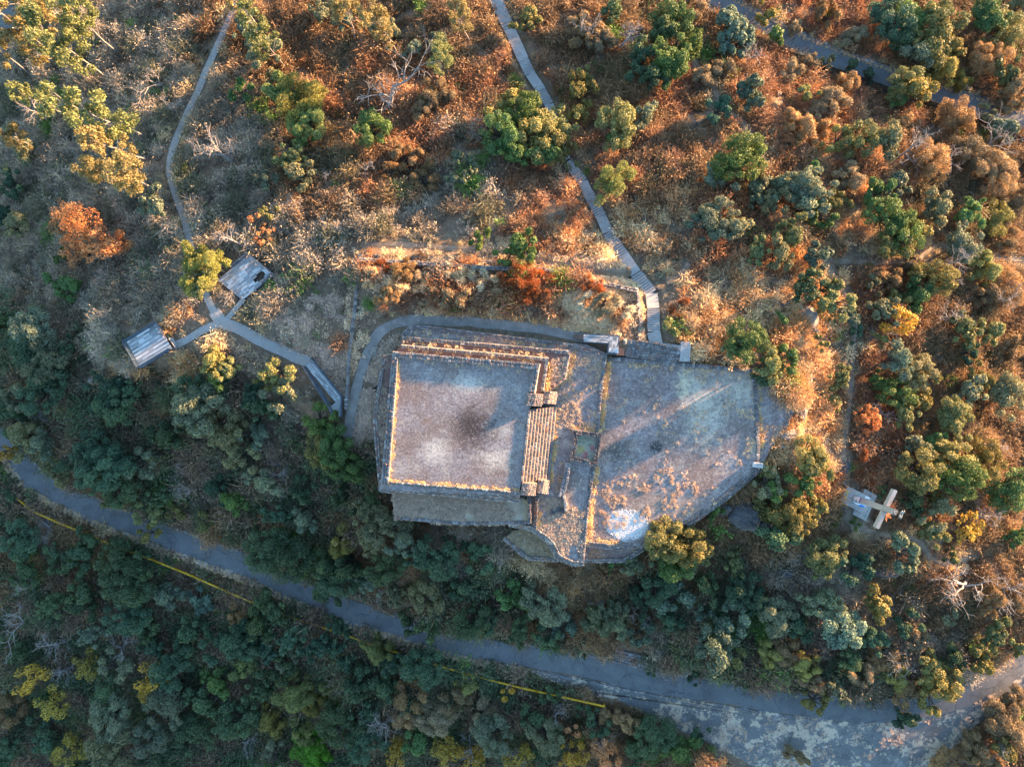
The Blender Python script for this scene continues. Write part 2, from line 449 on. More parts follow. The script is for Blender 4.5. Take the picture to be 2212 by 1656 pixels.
def m_dirt(name, c0, c1, c2):
    t = NT(name); co = t.coord()
    a = t.noise(co, 0.7, 6, 0.65); c = t.noise(co, 12, 4, 0.7)
    col = t.ramp(a, [(0.3, c0), (0.55, c1), (0.75, c2)])
    col = t.mix(t.ramp(c, [(0.45, 0.0), (0.7, 0.4)]), col, c2)
    return t.finish(col, 0.95, c, 0.4, 0.04)
def m_floor(name, stains, warm=0.0, straw=0.5):
    """trodden gravel of the ruins, with worn and burnt stains"""
    t = NT(name); co = t.n("ShaderNodeNewGeometry").outputs["Position"]
    a = t.noise(co, 0.22, 5, 0.6, (3, 9, 0)); b = t.noise(co, 1.3, 6, 0.7); c = t.noise(co, 3.4, 6, 0.8); d = t.noise(co, 0.5, 5, 0.65, (20, 4, 0))
    col = t.ramp(b, [(0.28, (0.145, 0.115, 0.112)), (0.5, (0.255, 0.22, 0.215)), (0.75, (0.40, 0.36, 0.35))])
    col = t.mix(t.ramp(a, [(0.42, 0.0), (0.60, 0.75)]), col, (0.21, 0.145, 0.12))
    col = t.mix(t.ramp(d, [(0.54, 0.0), (0.66, straw)]), col, (0.50, 0.43, 0.34))
    for (x, y, z, rx, ry, colr, amt, soft, wob) in stains:
        p = U(x, y, z)
        k = (H - z) / FPX
        col = t.mix(t.math('MULTIPLY', t.blob(co, p.x, p.y, rx * k, ry * k, soft, wob), amt), col, colr)
    col = t.mix(t.ramp(c, [(0.34, 0.75), (0.52, 0.0)]), col, (0.085, 0.07, 0.065))
    col = t.mix(t.ramp(c, [(0.53, 0.0), (0.7, 0.7)]), col, (0.52, 0.47, 0.42))
    return t.finish(col, 0.95, t.math('ADD', c, b), 0.6, 0.05)
def m_stone():
    t = NT("volcanic_stone"); co = t.coord()
    oi = t.n("ShaderNodeObjectInfo"); r = oi.outputs['Random']
    base = t.ramp(r, [(0.0, (0.10, 0.10, 0.105)), (0.3, (0.19, 0.19, 0.195)), (0.55, (0.15, 0.125, 0.12)), (0.75, (0.28, 0.275, 0.275)), (0.9, (0.22, 0.13, 0.10)), (1.0, (0.37, 0.36, 0.35))])
    base = t.mix(1.0, base, oi.outputs['Color'], 'MULTIPLY')
    c = t.noise(co, 5, 5, 0.7)
    col = t.mix(t.ramp(c, [(0.3, 0.6), (0.6, 0.0)]), base, (0.06, 0.055, 0.055))
    col = t.mix(t.ramp(c, [(0.6, 0.0), (0.8, 0.5)]), col, (0.42, 0.40, 0.37))
    return t.finish(col, 0.9, c, 0.6, 0.04)
def m_mortar():
    t = NT("mortar"); co = t.coord()
    c = t.noise(co, 6, 5, 0.7)
    return t.finish(t.ramp(c, [(0.3, (0.16, 0.14, 0.13)), (0.7, (0.38, 0.34, 0.30))]), 0.95, c, 0.5, 0.04)
def m_concrete(name="concrete", c0=(0.28, 0.28, 0.275), c1=(0.42, 0.415, 0.40)):
    t = NT(name); co = t.coord()
    a = t.noise(co, 0.8, 6, 0.7); c = t.noise(co, 3.5, 6, 0.8)
    col = t.ramp(a, [(0.3, c0), (0.7, c1)])
    col = t.mix(t.ramp(c, [(0.32, 0.55), (0.52, 0.0)]), col, (0.16, 0.15, 0.14))
    return t.finish(col, 0.85, c, 0.3, 0.02)
def m_flat(name, col, rough=0.6, var=0.25, metal=0.0):
    t = NT(name); co = t.coord()
    a = t.noise(co, 3, 5, 0.7)
    dk = tuple(v * (1 - var) for v in col); lt = tuple(min(1, v * (1 + var)) for v in col)
    return t.finish(t.ramp(a, [(0.3, dk), (0.7, lt)]), rough, a, 0.15, 0.02, 0.3)
def m_plank():
    t = NT("deck_board"); co = t.coord()
    r = t.n("ShaderNodeObjectInfo")
    base = t.ramp(r.outputs['Random'], [(0.0, 0.62), (0.15, 0.86), (0.6, 1.0), (1.0, 1.18)])
    col = t.mix(1.0, r.outputs['Color'], base, 'MULTIPLY')
    c = t.noise(co, 4, 5, 0.7)
    col = t.mix(t.ramp(c, [(0.55, 0.0), (0.8, 0.35)]), col, (0.18, 0.15, 0.12))
    return t.finish(col, 0.75, c, 0.2, 0.02)
def m_leaf(name, transl=0.28, attr=False):
    t = NT(name)
    if attr:
        base = t.n("ShaderNodeAttribute", attribute_name="col", attribute_type='INSTANCER').outputs['Color']
    else:
        oi = t.n("ShaderNodeObjectInfo")
        base = oi.outputs['Color']
    tone = t.n("ShaderNodeAttribute", attribute_name="tone", attribute_type='GEOMETRY')
    k = t.ramp(tone.outputs['Fac'], [(0.0, (0.55, 0.6, 0.62)), (0.5, (1.0, 1.0, 1.0)), (0.85, (1.35, 1.28, 1.05)), (1.0, (1.9, 1.65, 1.2))])
    col = t.mix(1.0, base, k, 'MULTIPLY')
    return t.finish(col, 0.6, None, spec=0.25, transl=transl)
def m_bark(name, c0, c1):
    t = NT(name); co = t.coord()
    a = t.noise(co, 4, 5, 0.7)
    return t.finish(t.ramp(a, [(0.3, c0), (0.7, c1)]), 0.9, a, 0.5, 0.03)

MAT = dict(
 earth=m_earth(), asphalt=m_asphalt("asphalt"), lot=m_asphalt("weathered_asphalt", 1), paving=m_path(),
 dirt=m_dirt("trodden_dirt", (0.16, 0.145, 0.135), (0.25, 0.225, 0.205), (0.36, 0.33, 0.29)),
 trail=m_dirt("trail_dirt", (0.14, 0.11, 0.08), (0.24, 0.19, 0.14), (0.36, 0.30, 0.22)),
 grassfloor=m_dirt("dry_turf", (0.23, 0.18, 0.13), (0.35, 0.28, 0.20), (0.48, 0.40, 0.31)),
 stone=m_stone(), mortar=m_mortar(), concrete=m_concrete(), slab=m_concrete("old_concrete", (0.25, 0.24, 0.225), (0.42, 0.40, 0.37)),
 steel=m_flat("grey_steel", (0.06, 0.085, 0.115), 0.45), rust=m_flat("rusty_steel", (0.33, 0.12, 0.05), 0.8), brownsteel=m_flat("brown_steel", (0.13, 0.085, 0.07), 0.6),
 plank=m_plank(), yellow=m_flat("yellow_paint", (0.62, 0.34, 0.02), 0.5, 0.35), leaf=m_leaf("foliage"), leafi=m_leaf("scrub_foliage", 0.22, True),
 bark=m_bark("bark", (0.05, 0.04, 0.033), (0.12, 0.095, 0.075)), pale=m_bark("pale_bark", (0.2, 0.175, 0.155), (0.36, 0.32, 0.29)), dead=m_bark("dead_wood", (0.19, 0.17, 0.16), (0.36, 0.33, 0.31)),
 rock=m_dirt("dark_rock", (0.035, 0.035, 0.04), (0.085, 0.083, 0.085), (0.2, 0.19, 0.18)), tanrock=m_dirt("pale_rock", (0.13, 0.11, 0.095), (0.26, 0.23, 0.20), (0.42, 0.37, 0.31)),
 white=m_flat("white_lime", (0.68, 0.67, 0.65), 0.9, 0.1), paleblock=m_concrete("pale_concrete", (0.42, 0.41, 0.4), (0.58, 0.57, 0.55)), cloth=m_flat("navy_cloth", (0.012, 0.018, 0.032), 0.9), skin=m_flat("skin", (0.35, 0.2, 0.14), 0.6), hair=m_flat("black_hair", (0.008, 0.007, 0.007), 0.5),
 brick=m_flat("brick_edging", (0.19, 0.145, 0.12), 0.9),
 fence=m_flat("dark_fence_paint", (0.035, 0.032, 0.03), 0.6),
)

# ------------------------------------------------------------------ ground and ways
nx, ny = len(ax_x), len(ax_y)
gv = np.stack([GX.ravel(), GY.ravel(), GZ.ravel()], 1)
idx = np.arange(nx * ny).reshape(ny, nx)
gf = np.stack([idx[:-1, :-1].ravel(), idx[:-1, 1:].ravel(), idx[1:, 1:].ravel(), idx[1:, :-1].ravel()], 1)
me = bpy.data.meshes.new("ground")
me.vertices.add(len(gv)); me.vertices.foreach_set("co", gv.ravel())
me.loops.add(gf.size); me.loops.foreach_set("vertex_index", gf.ravel())
me.polygons.add(len(gf)); me.polygons.foreach_set("loop_start", np.arange(0, gf.size, 4)); me.polygons.foreach_set("loop_total", np.full(len(gf), 4))
me.polygons.foreach_set("use_smooth", np.ones(len(gf), bool))
me.materials.append(MAT['earth']); me.update(calc_edges=True); me.validate()
prop(obj("ground", me), kind="structure")

def strip_mesh(name, line, hl, hr, mat, lift=0.0, wob=0.0, thick=0.25, edge=0.0):
    """ribbon along a world polyline; hl / hr = half widths left and right"""
    p = line; n = len(p)
    tg = np.gradient(p[:, :2], axis=0); tg /= np.linalg.norm(tg, axis=1)[:, None] + 1e-9
    nm = np.stack([-tg[:, 1], tg[:, 0]], 1)
    s = np.arange(n) * 0.37
    wl = hl + wob * (vnoise(s, s * 0 + 3.3) - 0.5) * 2; wr = hr + wob * (vnoise(s, s * 0 + 9.7) - 0.5) * 2
    v = []; f = []
    for i in range(n):
        z = p[i, 2] + lift
        L = p[i, :2] + nm[i] * wl[i]; Rr = p[i, :2] - nm[i] * wr[i]
        v += [(L[0], L[1], z), (p[i, 0], p[i, 1], z + 0.02), (Rr[0], Rr[1], z), (L[0], L[1], z - thick), (Rr[0], Rr[1], z - thick)]
    for i in range(n - 1):
        a = i * 5; b = a + 5
        f += [(a, a + 1, b + 1, b), (a + 1, a + 2, b + 2, b + 1), (a, b, b + 3, a + 3), (a + 2, a + 4, b + 4, b + 2)]
    return mesh(name, v, f, mat)
prop(obj("road", strip_mesh("road", ROAD_S, 1.62, 1.62, MAT['asphalt'], 0.0, 0.10)), kind="structure")
prop(obj("road", strip_mesh("road_upper", ROAD_NE, 1.3, 1.3, MAT['asphalt'], 0.0, 0.1)), kind="structure")
prop(obj("road", strip_mesh("road_corner", ROAD_NW, 1.3, 1.3, MAT['asphalt'])), kind="structure")
# gutters / verges of straw-grown concrete beside the roads
def offset_line(line, off):
    tg = np.gradient(line[:, :2], axis=0); tg /= np.linalg.norm(tg, axis=1)[:, None] + 1e-9
    q = line.copy(); q[:, 0] += -tg[:, 1] * off; q[:, 1] += tg[:, 0] * off
    return q
lc = offset_line(ROAD_S, -2.0)
xs, ys = proj(lc[:, 0], lc[:, 1], lc[:, 2])
lc = lc[(xs > -30) & (xs < 1130)]
prop(obj("verge", strip_mesh("verge", lc, 0.42, 0.42, MAT['lot'], -0.03, 0.22)), kind="structure")
lc2 = offset_line(ROAD_NE, 1.65)
prop(obj("verge", strip_mesh("verge_upper", lc2, 0.38, 0.45, MAT['lot'], -0.03, 0.2)), kind="structure")
prop(obj("path", strip_mesh("path", PATH_DIRT, 0.72, 0.72, MAT['dirt'], 0.0, 0.16, 0.1)), kind="structure")
prop(obj("path", strip_mesh("path_paved", PATH_W, 0.52, 0.52, MAT['paving'], 0.03, 0.05, 0.15)), kind="structure")
prop(obj("path", strip_mesh("path_paved_broad", PATH_W2, 0.80, 0.80, MAT['paving'], 0.024, 0.08, 0.15)), kind="structure")
prop(obj("path", strip_mesh("path_paved_spur", PATH_W3, 0.5, 0.5, MAT['paving'], 0.016, 0.06, 0.15)), kind="structure")
prop(obj("path", strip_mesh("path_paved_stub", PATH_W4, 0.33, 0.33, MAT['paving'], 0.012, 0.06, 0.15)), kind="structure")
for t in TRAILS:
    prop(obj("footpath", strip_mesh("footpath", t, 0.4, 0.4, MAT['trail'], 0.0, 0.22, 0.1)), kind="structure")
# clearing round the cross
def blob_sheet(name, fpts, mat, lift=0.03, n=14):
    fp = np.array(fpts, float)
    c = fp.mean(0); v = []; f = []
    m = len(fp)
    for j in range(n + 1):
        q = c + (fp - c) * (j / n)
        X, Y, Z = ground_hit(q[:, 0], q[:, 1], gz)
        Z = gz(X, Y) + lift - (0.12 if j == n else 0)
        v += list(zip(X, Y, Z))
    for j in range(n):
        for i in range(m):
            a = j * m + i; b = j * m + (i + 1) % m
            f.append((a, b, b + m, a + m) if j else (a, b + m, a + m))
    return mesh(name, v, f, mat, True)
def dense(poly, step=14, wob=5):
    out = []
    for i in range(len(poly)):
        a = np.array(poly[i], float); b = np.array(poly[(i + 1) % len(poly)], float)
        k = max(1, int(np.linalg.norm(b - a) / step))
        for j in range(k):
            out.append(tuple(a + (b - a) * j / k + rng.uniform(-wob, wob, 2)))
    return out
prop(obj("clearing", blob_sheet("clearing", dense([(1800,985),(1832,980),(1840,1020),(1870,1060),(1880,1140),(1850,1160),(1820,1120),(1800,1080),(1795,1030)]), MAT['trail'], 0.05)), kind="structure")
prop(obj("roadside_apron", blob_sheet("roadside_apron", dense(P_LOT, 12, 2.5), MAT['lot'], 0.05, 26)), kind="structure")
prop(obj("clearing", blob_sheet("clearing_bank", dense([(20,1085),(60,1080),(110,1120),(140,1180),(100,1225),(60,1200),(70,1150),(30,1110)]), MAT['dirt'], 0.05)), kind="structure")

# ------------------------------------------------------------------ stones
def rock_mesh(name, seed, sub=1, flat=0.7, jit=0.18, mat=None):
    bm = bmesh.new()
    bmesh.ops.create_cube(bm, size=1.0)
    bmesh.ops.bevel(bm, geom=bm.edges[:], offset=0.16, segments=1, affect='EDGES')
    rr = random.Random(seed)
    for v in bm.verts:
        v.co += Vector((rr.uniform(-jit, jit), rr.uniform(-jit, jit), rr.uniform(-jit, jit))) * 0.6
    me = bpy.data.meshes.new(name)
    bm.to_mesh(me); bm.free()
    me.materials.append(mat or MAT['stone'])
    return me
STONES = [rock_mesh("stone", i) for i in range(8)]

def lay_stones(parent, A, B, size=0.46, name="stone", cap=290, proud=0.07, gap=0.05, squash=0.85, ruin=0.03, tint=1.0):
    """rows of single stones on the quad strip between edge polylines A (upper) and B (lower)"""
    A = polyline(A, 0.25); B = polyline(B, 0.25)
    L = np.linalg.norm(np.diff(A, axis=0), axis=1).sum()
    wid = np.linalg.norm(A[len(A) // 2] - B[len(B) // 2])
    rows = max(1, int(round(wid / (size * squash))))
    cnt = 0
    mk = []
    for r_ in range(rows):
        s = rng.uniform(0, size)
        while s < L - 0.1:
            w = size * rng.uniform(0.7, 1.35)
            t0 = (s + w / 2) / L
            s += w
            if t0 > 1: break
            if rng.rand() < ruin: continue
            a = np.array([np.interp(t0 * (len(A) - 1), np.arange(len(A)), A[:, i]) for i in range(3)])
            b = np.array([np.interp(t0 * (len(B) - 1), np.arange(len(B)), B[:, i]) for i in range(3)])
            i0 = min(len(A) - 2, int(t0 * (len(A) - 1)))
            tan = Vector(A[i0 + 1] - A[i0]).normalized()
            across = Vector(b - a).normalized()
            nrm = tan.cross(across)
            if nrm.z < 0: nrm = -nrm
            nrm.normalize()
            across = nrm.cross(tan)
            p = Vector(a + (b - a) * ((r_ + 0.5 + rng.uniform(-0.1, 0.1)) / rows))
            hh = rng.uniform(0.2, 0.3)
            m = Matrix((tan, across, nrm)).transposed().to_4x4() @ Matrix.Rotation(rng.uniform(-0.18, 0.18), 4, 'Z') @ Matrix.Rotation(rng.uniform(-0.1, 0.1), 4, 'X')
            m = Matrix.Translation(p + nrm * (proud - hh / 2 + rng.uniform(-0.02, 0.05))) @ m @ Matrix.Diagonal((max(0.12, w - gap), max(0.12, wid / rows - gap), hh, 1))
            mk.append(m)
    rng.shuffle(mk)
    for m in mk[:cap]:
        o = bpy.data.objects.new(name, STONES[rng.randint(len(STONES))])
        C.objects.link(o); o.parent = parent
        o.matrix_local = parent.matrix_basis.inverted() @ m
        o.color = (tint, tint, tint, 1)
    if len(mk) > cap:      # past the limit: one joined part
        vs = []; fs = []
        for m in mk[cap:]:
            sm = STONES[rng.randint(len(STONES))]; k = len(vs)
            vs += [tuple(m @ v.co) for v in sm.vertices]
            fs += [tuple(i + k for i in pl.vertices) for pl in sm.polygons]
        inv = parent.matrix_basis.inverted()
        o = obj("stone_rubble", mesh("stone_rubble", [tuple(inv @ Vector(v)) for v in vs], fs, MAT['stone']), parent)
        o["kind"] = "stuff"

def stone_wall(label, A, B, zbot, size=0.46, cat="wall", group=None, name="stone_wall", face=None, ruin=0.03, tint=1.0):
    """A, B: lists of (frame x, frame y, z): the two edges of the visible stone face; zbot: foot of the core"""
    A = [U(*p) for p in A]; B = [U(*p) for p in B]
    n = 24
    a = polyline([tuple(p) for p in A], 0.5); b0 = polyline([tuple(p) for p in B], 0.5)
    b = np.stack([np.interp(np.linspace(0, 1, len(a)), np.linspace(0, 1, len(b0)), b0[:, i]) for i in range(3)], 1)
    o = empty(name, (float(a[0][0]), float(a[0][1]), float(min(a[0][2], b[0][2]))))
    off = np.array(o.location)
    v = []; f = []
    dz = np.array([0, 0, 0.05 + ruin * 0.7])
    for i in range(len(a)):
        v += [tuple(a[i] - dz - off), tuple(b[i] - dz - off), (a[i][0] - off[0], a[i][1] - off[1], zbot - off[2]), (b[i][0] - off[0], b[i][1] - off[1], zbot - off[2])]
    for i in range(len(a) - 1):
        k = i * 4; q = k + 4
        f += [(k, k + 1, q + 1, q), (k, q, q + 2, k + 2), (k + 1, k + 3, q + 3, q + 1)]
    f += [(0, 2, 3, 1), (len(v) - 4, len(v) - 3, len(v) - 1, len(v) - 2)]
    obj("core", mesh("wall_core", v, f, MAT['mortar']), o)
    bpy.context.view_layer.update() if False else None
    lay_stones(o, a, b, size, ruin=ruin, tint=tint)
    prop(o, label, cat, group)
    return o

# ------------------------------------------------------------------ the stone platform and plaza
def prism(name, poly, zt, zb, mats, batter=0.0, parent=None):
    pts = [U(x, y, zt) for x, y in poly]
    n = len(pts)
    area = sum(pts[i].x * pts[(i + 1) % n].y - pts[(i + 1) % n].x * pts[i].y for i in range(n))
    if area < 0: pts.reverse()
    lo = []
    for i in range(n):
        e0 = (pts[i] - pts[i - 1]).normalized(); e1 = (pts[(i + 1) % n] - pts[i]).normalized()
        nn = Vector((e0.y + e1.y, -(e0.x + e1.x), 0))
        if nn.length > 1e-6: nn.normalize()
        lo.append(Vector((pts[i].x, pts[i].y, zb)) + nn * batter)
    off = Vector((sum(p.x for p in pts) / n, sum(p.y for p in pts) / n, zb))
    v = [p - off for p in pts] + [p - off for p in lo]
    f = [tuple(range(n))] + [(i, n + i, n + (i + 1) % n, (i + 1) % n) for i in range(n)]
    me = mesh(name, v, f, mats, mi=[0] + [1] * n)
    if parent is None:
        return obj(name, me, None, off)
    return obj(name, me, parent, off - parent.location)

st_main = [(1024,922,0,62,62,(0.055,0.04,0.04),0.95,0.8,0.9),(1012,915,0,34,34,(0.04,0.03,0.03),0.8,0.8,0.9),(1010,830,0,48,26,(0.60,0.53,0.45),0.8,0.9,0.9),(920,910,0,16,12,(0.2,0.11,0.07),0.6,0.8,0.5),
           (940,975,0,45,40,(0.60,0.53,0.45),0.8,0.9,0.9),(1070,990,0,45,28,(0.60,0.53,0.45),0.8,0.9,0.9),(1090,930,0,22,20,(0.55,0.52,0.46),0.5,0.9,0.6),(870,1010,0,40,30,(0.45,0.42,0.38),0.5,0.9,0.6)]
st_plaza = [(1418,965,-4.3,20,18,(0.03,0.03,0.035),0.92,0.6,0.5),(1330,975,-4.3,36,34,(0.08,0.075,0.06),0.75,0.8,0.6),(1355,1133,-4.3,47,35,(0.66,0.65,0.63),0.9,0.25,0.2),
            (1520,880,-4.3,60,110,(0.58,0.50,0.38),0.8,0.9,1.3),(1600,840,-4.3,55,60,(0.56,0.49,0.38),0.8,0.9,1.2),(1480,830,-4.3,22,40,(0.6,0.51,0.35),0.9,0.7,1.2),(1440,1090,-4.3,110,40,(0.34,0.27,0.2),0.5,0.9,0.7),(1400,850,-4.3,60,50,(0.16,0.115,0.105),0.6,0.9,0.7)]
F_MAIN = m_floor("platform_gravel", st_main, straw=0.35)
F_PLAZA = m_floor("plaza_gravel", st_plaza, straw=0.45)
F_TER = m_floor("terrace_gravel", [], straw=0.6)
F_ROOM = m_floor("room_floor", [(1265,968,-3,60,60,(0.46,0.42,0.30),0.75,0.5,0.3),(1254,970,-3,14,12,(0.55,0.42,0.13),0.8,0.6,0.5),(1281,968,-3,11,8,(0.5,0.16,0.16),0.8,0.6,0.5),(1264,983,-3,9,11,(0.5,0.13,0.13),0.85,0.6,0.5),(1262,950,-3,25,18,(0.22,0.25,0.13),0.5,0.9,0.5)])
F_RED = m_dirt("red_gravel", (0.10, 0.05, 0.045), (0.17, 0.10, 0.085), (0.26, 0.2, 0.17))

plat = empty("stone_platform", U(990, 910, -5))
prism("upper_floor", P_MAIN, 0.0, -1.6, [F_MAIN, MAT['mortar']], 0.28, plat)
prism("terrace", P_T2, -1.1, -2.6, [F_RED, MAT['mortar']], 0.24, plat)
prism("terrace", P_T3, -2.2, -3.7, [F_RED, MAT['mortar']], 0.24, plat)
prism("terrace", P_T4, -3.2, -11, [F_TER, MAT['mortar']], 0.5, plat)
prism("terrace", P_SOUTH, -2.7, -11, [MAT['grassfloor'], MAT['mortar']], 0.4, plat)
prop(plat, "large square stepped stone platform with a burnt patch on its floor", "platform")
o = prism("plaza", P_PLAZA, -4.3, -12, [F_PLAZA, MAT['mortar']], 0.2); prop(o, kind="structure")
o = prism("plaza", P_EXT, -4.6, -12, [F_PLAZA, MAT['tanrock']], 0.6); prop(o, kind="structure")
o = prism("lower_terrace", P_LOW, -6.3, -13, [MAT['grassfloor'], MAT['mortar']], 0.2); prop(o, kind="structure")
o = prism("lower_terrace", P_LOWE, -6.0, -13, [F_TER, MAT['mortar']], 0.2); prop(o, kind="structure")

def z_(pts, z): return [(x, y, z) for x, y in pts]
stone_wall("low grey stone kerb along the platform's upper edge, above the burnt floor", z_([(850,759),(1166,785)], .35), z_([(851,772),(1158,798)], .3), -0.8)
stone_wall("short stone kerb at the platform's right edge, above the stair", z_([(1166,786),(1155,848)], .36), z_([(1152,797),(1143,846)], .3), -0.8)
stone_wall("long stone kerb down the platform's left edge, facing the dirt path", z_([(847,762),(821,1058)], .25), z_([(860,772),(840,1042)], .38), -3)
stone_wall("stone-faced slope along the platform's bottom edge, above the grassy ledge", z_([(838,1040),(1124,1062)], .38), z_([(832,1060),(1122,1086)], -1.2), -4)
stone_wall("upper of the thin stone terrace walls above the platform", z_([(867,745),(1185,773)], -.95), z_([(868,752),(1179,780)], -1.0), -2.2, 0.4)
stone_wall("short stone terrace edge turning down right of the platform", z_([(1185,774),(1174,846)], -.95), z_([(1178,780),(1167,846)], -1.0), -2.4, 0.4)
stone_wall("middle of the thin stone terrace walls above the platform", z_([(868,726),(1232,757)], -2.05), z_([(868,734),(1226,765)], -2.1), -3.4, 0.4)
stone_wall("stone edge of the small square terrace right of the platform corner", z_([(1232,758),(1222,816)], -2.05), z_([(1225,765),(1215,812)], -2.1), -3.4, 0.4)
stone_wall("stone rim beside the dirt path, outermost of the terrace walls", z_([(884,702),(916,702),(1230,741),(1308,761)], -3.05), z_([(886,711),(916,711),(1229,750),(1302,769)], -3.1), -5.2, 0.42)
stone_wall("rough rubble end of the terraces where the dirt path bends", z_([(866,722),(884,703)], -3.05), z_([(872,744),(893,714)], -3.0), -5, 0.42)
stone_wall("crooked stone wall in the grass left of the platform's long kerb", z_([(826,770),(811,862),(805,900),(817,1058)], -1.15), z_([(834,772),(820,862),(815,900),(828,1056)], -1.0), -5, 0.42, ruin=0.2)
stone_wall("rubble corner wall under the platform's lower left corner", z_([(820,1035),(818,1062),(848,1064)], -0.9), z_([(832,1036),(836,1054),(850,1056)], -0.2), -8, 0.42)
stone_wall("low stone rim of the grassy ledge below the platform", z_([(852,1121),(1000,1134),(1144,1131)], -2.6), z_([(852,1113),(1000,1126),(1144,1124)], -2.62), -9, 0.45)
stone_wall("thin stone retaining wall between the mid terrace and the wide plaza", z_([(1311,765),(1301,848),(1294,932)], -3.05), z_([(1302,766),(1293,848),(1286,930)], -3.1), -5.2, 0.42)
stone_wall("thin stone retaining wall below the painted room, beside the plaza", z_([(1286,1006),(1272,1100),(1263,1212)], -3.05), z_([(1278,1006),(1262,1100),(1246,1212)], -3.15), -9, 0.42)
stone_wall("top wall of the small painted square room", z_([(1236,927),(1299,935)], -2.35), z_([(1239,938),(1294,945)], -2.35), -4, 0.36, tint=0.55)
stone_wall("right wall of the small painted square room", z_([(1299,936),(1291,1008)], -2.35), z_([(1288,944),(1281,998)], -2.35), -5, 0.36, tint=0.55)
stone_wall("bottom wall of the small painted square room", z_([(1231,993),(1291,1008)], -2.35), z_([(1233,982),(1286,997)], -2.35), -4, 0.36, tint=0.55)
stone_wall("left wall of the small painted square room", z_([(1236,928),(1240,950),(1231,994)], -2.35), z_([(1246,934),(1249,950),(1241,986)], -2.35), -4, 0.36, tint=0.55)
prism("room_floor", [(1240,932),(1295,938),(1288,1002),(1235,990)], -3.0, -4.2, [F_ROOM, MAT['mortar']], 0.0, plat)
stone_wall("bench of big pale slabs left of the empty room", z_([(1233,1000),(1228,1040),(1219,1068)], -2.5), z_([(1221,998),(1214,1040),(1207,1068)], -2.55), -4, 0.62, tint=1.5)
stone_wall("thin stone wall under the pale slab bench", z_([(1222,1068),(1226,1104)], -2.7), z_([(1215,1068),(1219,1104)], -2.7), -4, 0.36, tint=1.5)
stone_wall("left of the two narrow parallel walls below the stair", z_([(1147,1072),(1148,1126)], -1.9), z_([(1139,1072),(1141,1126)], -1.95), -6, 0.4, tint=0.55)
stone_wall("right of the two narrow parallel walls below the stair", z_([(1164,1068),(1160,1138)], -2.4), z_([(1156,1068),(1153,1138)], -2.45), -6, 0.4, tint=0.55)
stone_wall("small rubble wall across the grass below the empty room", z_([(1185,1105),(1205,1096),(1224,1100)], -2.9), z_([(1188,1112),(1206,1106),(1222,1108)], -2.9), -4, 0.4, tint=0.55)
stone_wall("curving stone wall round the lowest grass court", z_([(1100,1128),(1150,1136),(1172,1150),(1194,1166),(1210,1199),(1240,1213),(1262,1213)], -3.0), z_([(1098,1137),(1146,1146),(1166,1160),(1184,1176),(1200,1208),(1236,1222),(1262,1222)], -4.0), -12, 0.46)
stone_wall("low retaining wall holding the walled green corner above the cliff", z_([(1090,1160),(1140,1200),(1206,1204)], -6.1), z_([(1086,1166),(1138,1210),(1206,1214)], -6.3), -13, 0.42)
stone_wall("bottom stone rim of the wide plaza, by the white lime circle", z_([(1266,1168),(1330,1176),(1395,1172)], -4.1), z_([(1265,1180),(1330,1188),(1400,1182)], -4.6), -9, 0.44)
stone_wall("low wall closing the narrow yard under the plaza rim", z_([(1263,1206),(1345,1206),(1386,1182)], -5.7), z_([(1263,1215),(1347,1215),(1392,1190)], -5.9), -13, 0.42)
stone_wall("slanting stone-faced edge of the plaza above the black rock", z_([(1642,1001),(1560,1070),(1480,1127)], -4.15), z_([(1650,1012),(1568,1082),(1488,1139)], -5.2), -12, 0.48)
stone_wall("upper stone rim of the plaza, right of the cobbled ramp", z_([(1312,772),(1345,773),(1630,797)], -4.1), z_([(1312,780),(1345,781),(1628,805)], -4.15), -6.5, 0.44)
stone_wall("low stone kerb dividing the plaza from its pointed right end", z_([(1622,797),(1632,900),(1634,1002)], -4.15), z_([(1629,797),(1640,900),(1642,1002)], -4.2), -6.5, 0.44)
stone_wall("stone rim of the plaza's pointed right end", z_([(1650,800),(1716,888),(1698,926)], -4.45), z_([(1645,804),(1709,888),(1694,921)], -4.5), -8, 0.4)
stone_wall("stone edge along the top of the overgrown mound", z_([(775,556),(900,563),(1060,574),(1196,578)], -3.4), z_([(777,564),(900,572),(1060,583),(1190,587)], -3.3), -7, 0.46, ruin=0.2)
stone_wall("stone edge down the left of the overgrown mound", z_([(774,557),(760,680),(750,770),(744,885)], -3.7), z_([(782,560),(767,684),(756,772),(749,885)], -3.6), -7.5, 0.46, ruin=0.2)
stone_wall("stone edge at the right end of the overgrown mound", z_([(1198,578),(1190,668)], -3.4), z_([(1190,582),(1183,666)], -3.3), -6, 0.46, ruin=0.2)
stone_wall("outer stone line above the overgrown mound, by the grassy trail", z_([(773,548),(900,553),(1062,563),(1206,572)], -4.9), z_([(773,553),(900,558),(1062,568),(1205,577)], -4.9), -7, 0.42, ruin=0.2)
stone_wall("rubble top edge of the brushy mound left of the stairway", z_([(1252,600),(1330,612),(1378,622)], -3.9), z_([(1252,609),(1328,621),(1374,632)], -3.7), -6.5, 0.44, ruin=0.2)
stone_wall("rubble right edge of the brushy mound beside the stairway", z_([(1380,622),(1388,690),(1384,738)], -3.9), z_([(1373,628),(1381,690),(1377,738)], -3.7), -6.5, 0.44, ruin=0.2)
cob = stone_wall("sloping cobbled ramp between the steel steps and the stairway landing", z_([(1356,733),(1405,737),(1468,752)], -3.5), z_([(1353,770),(1400,776),(1462,786)], -4.1), -5.5, 0.4, "ramp", name="cobbled_ramp")

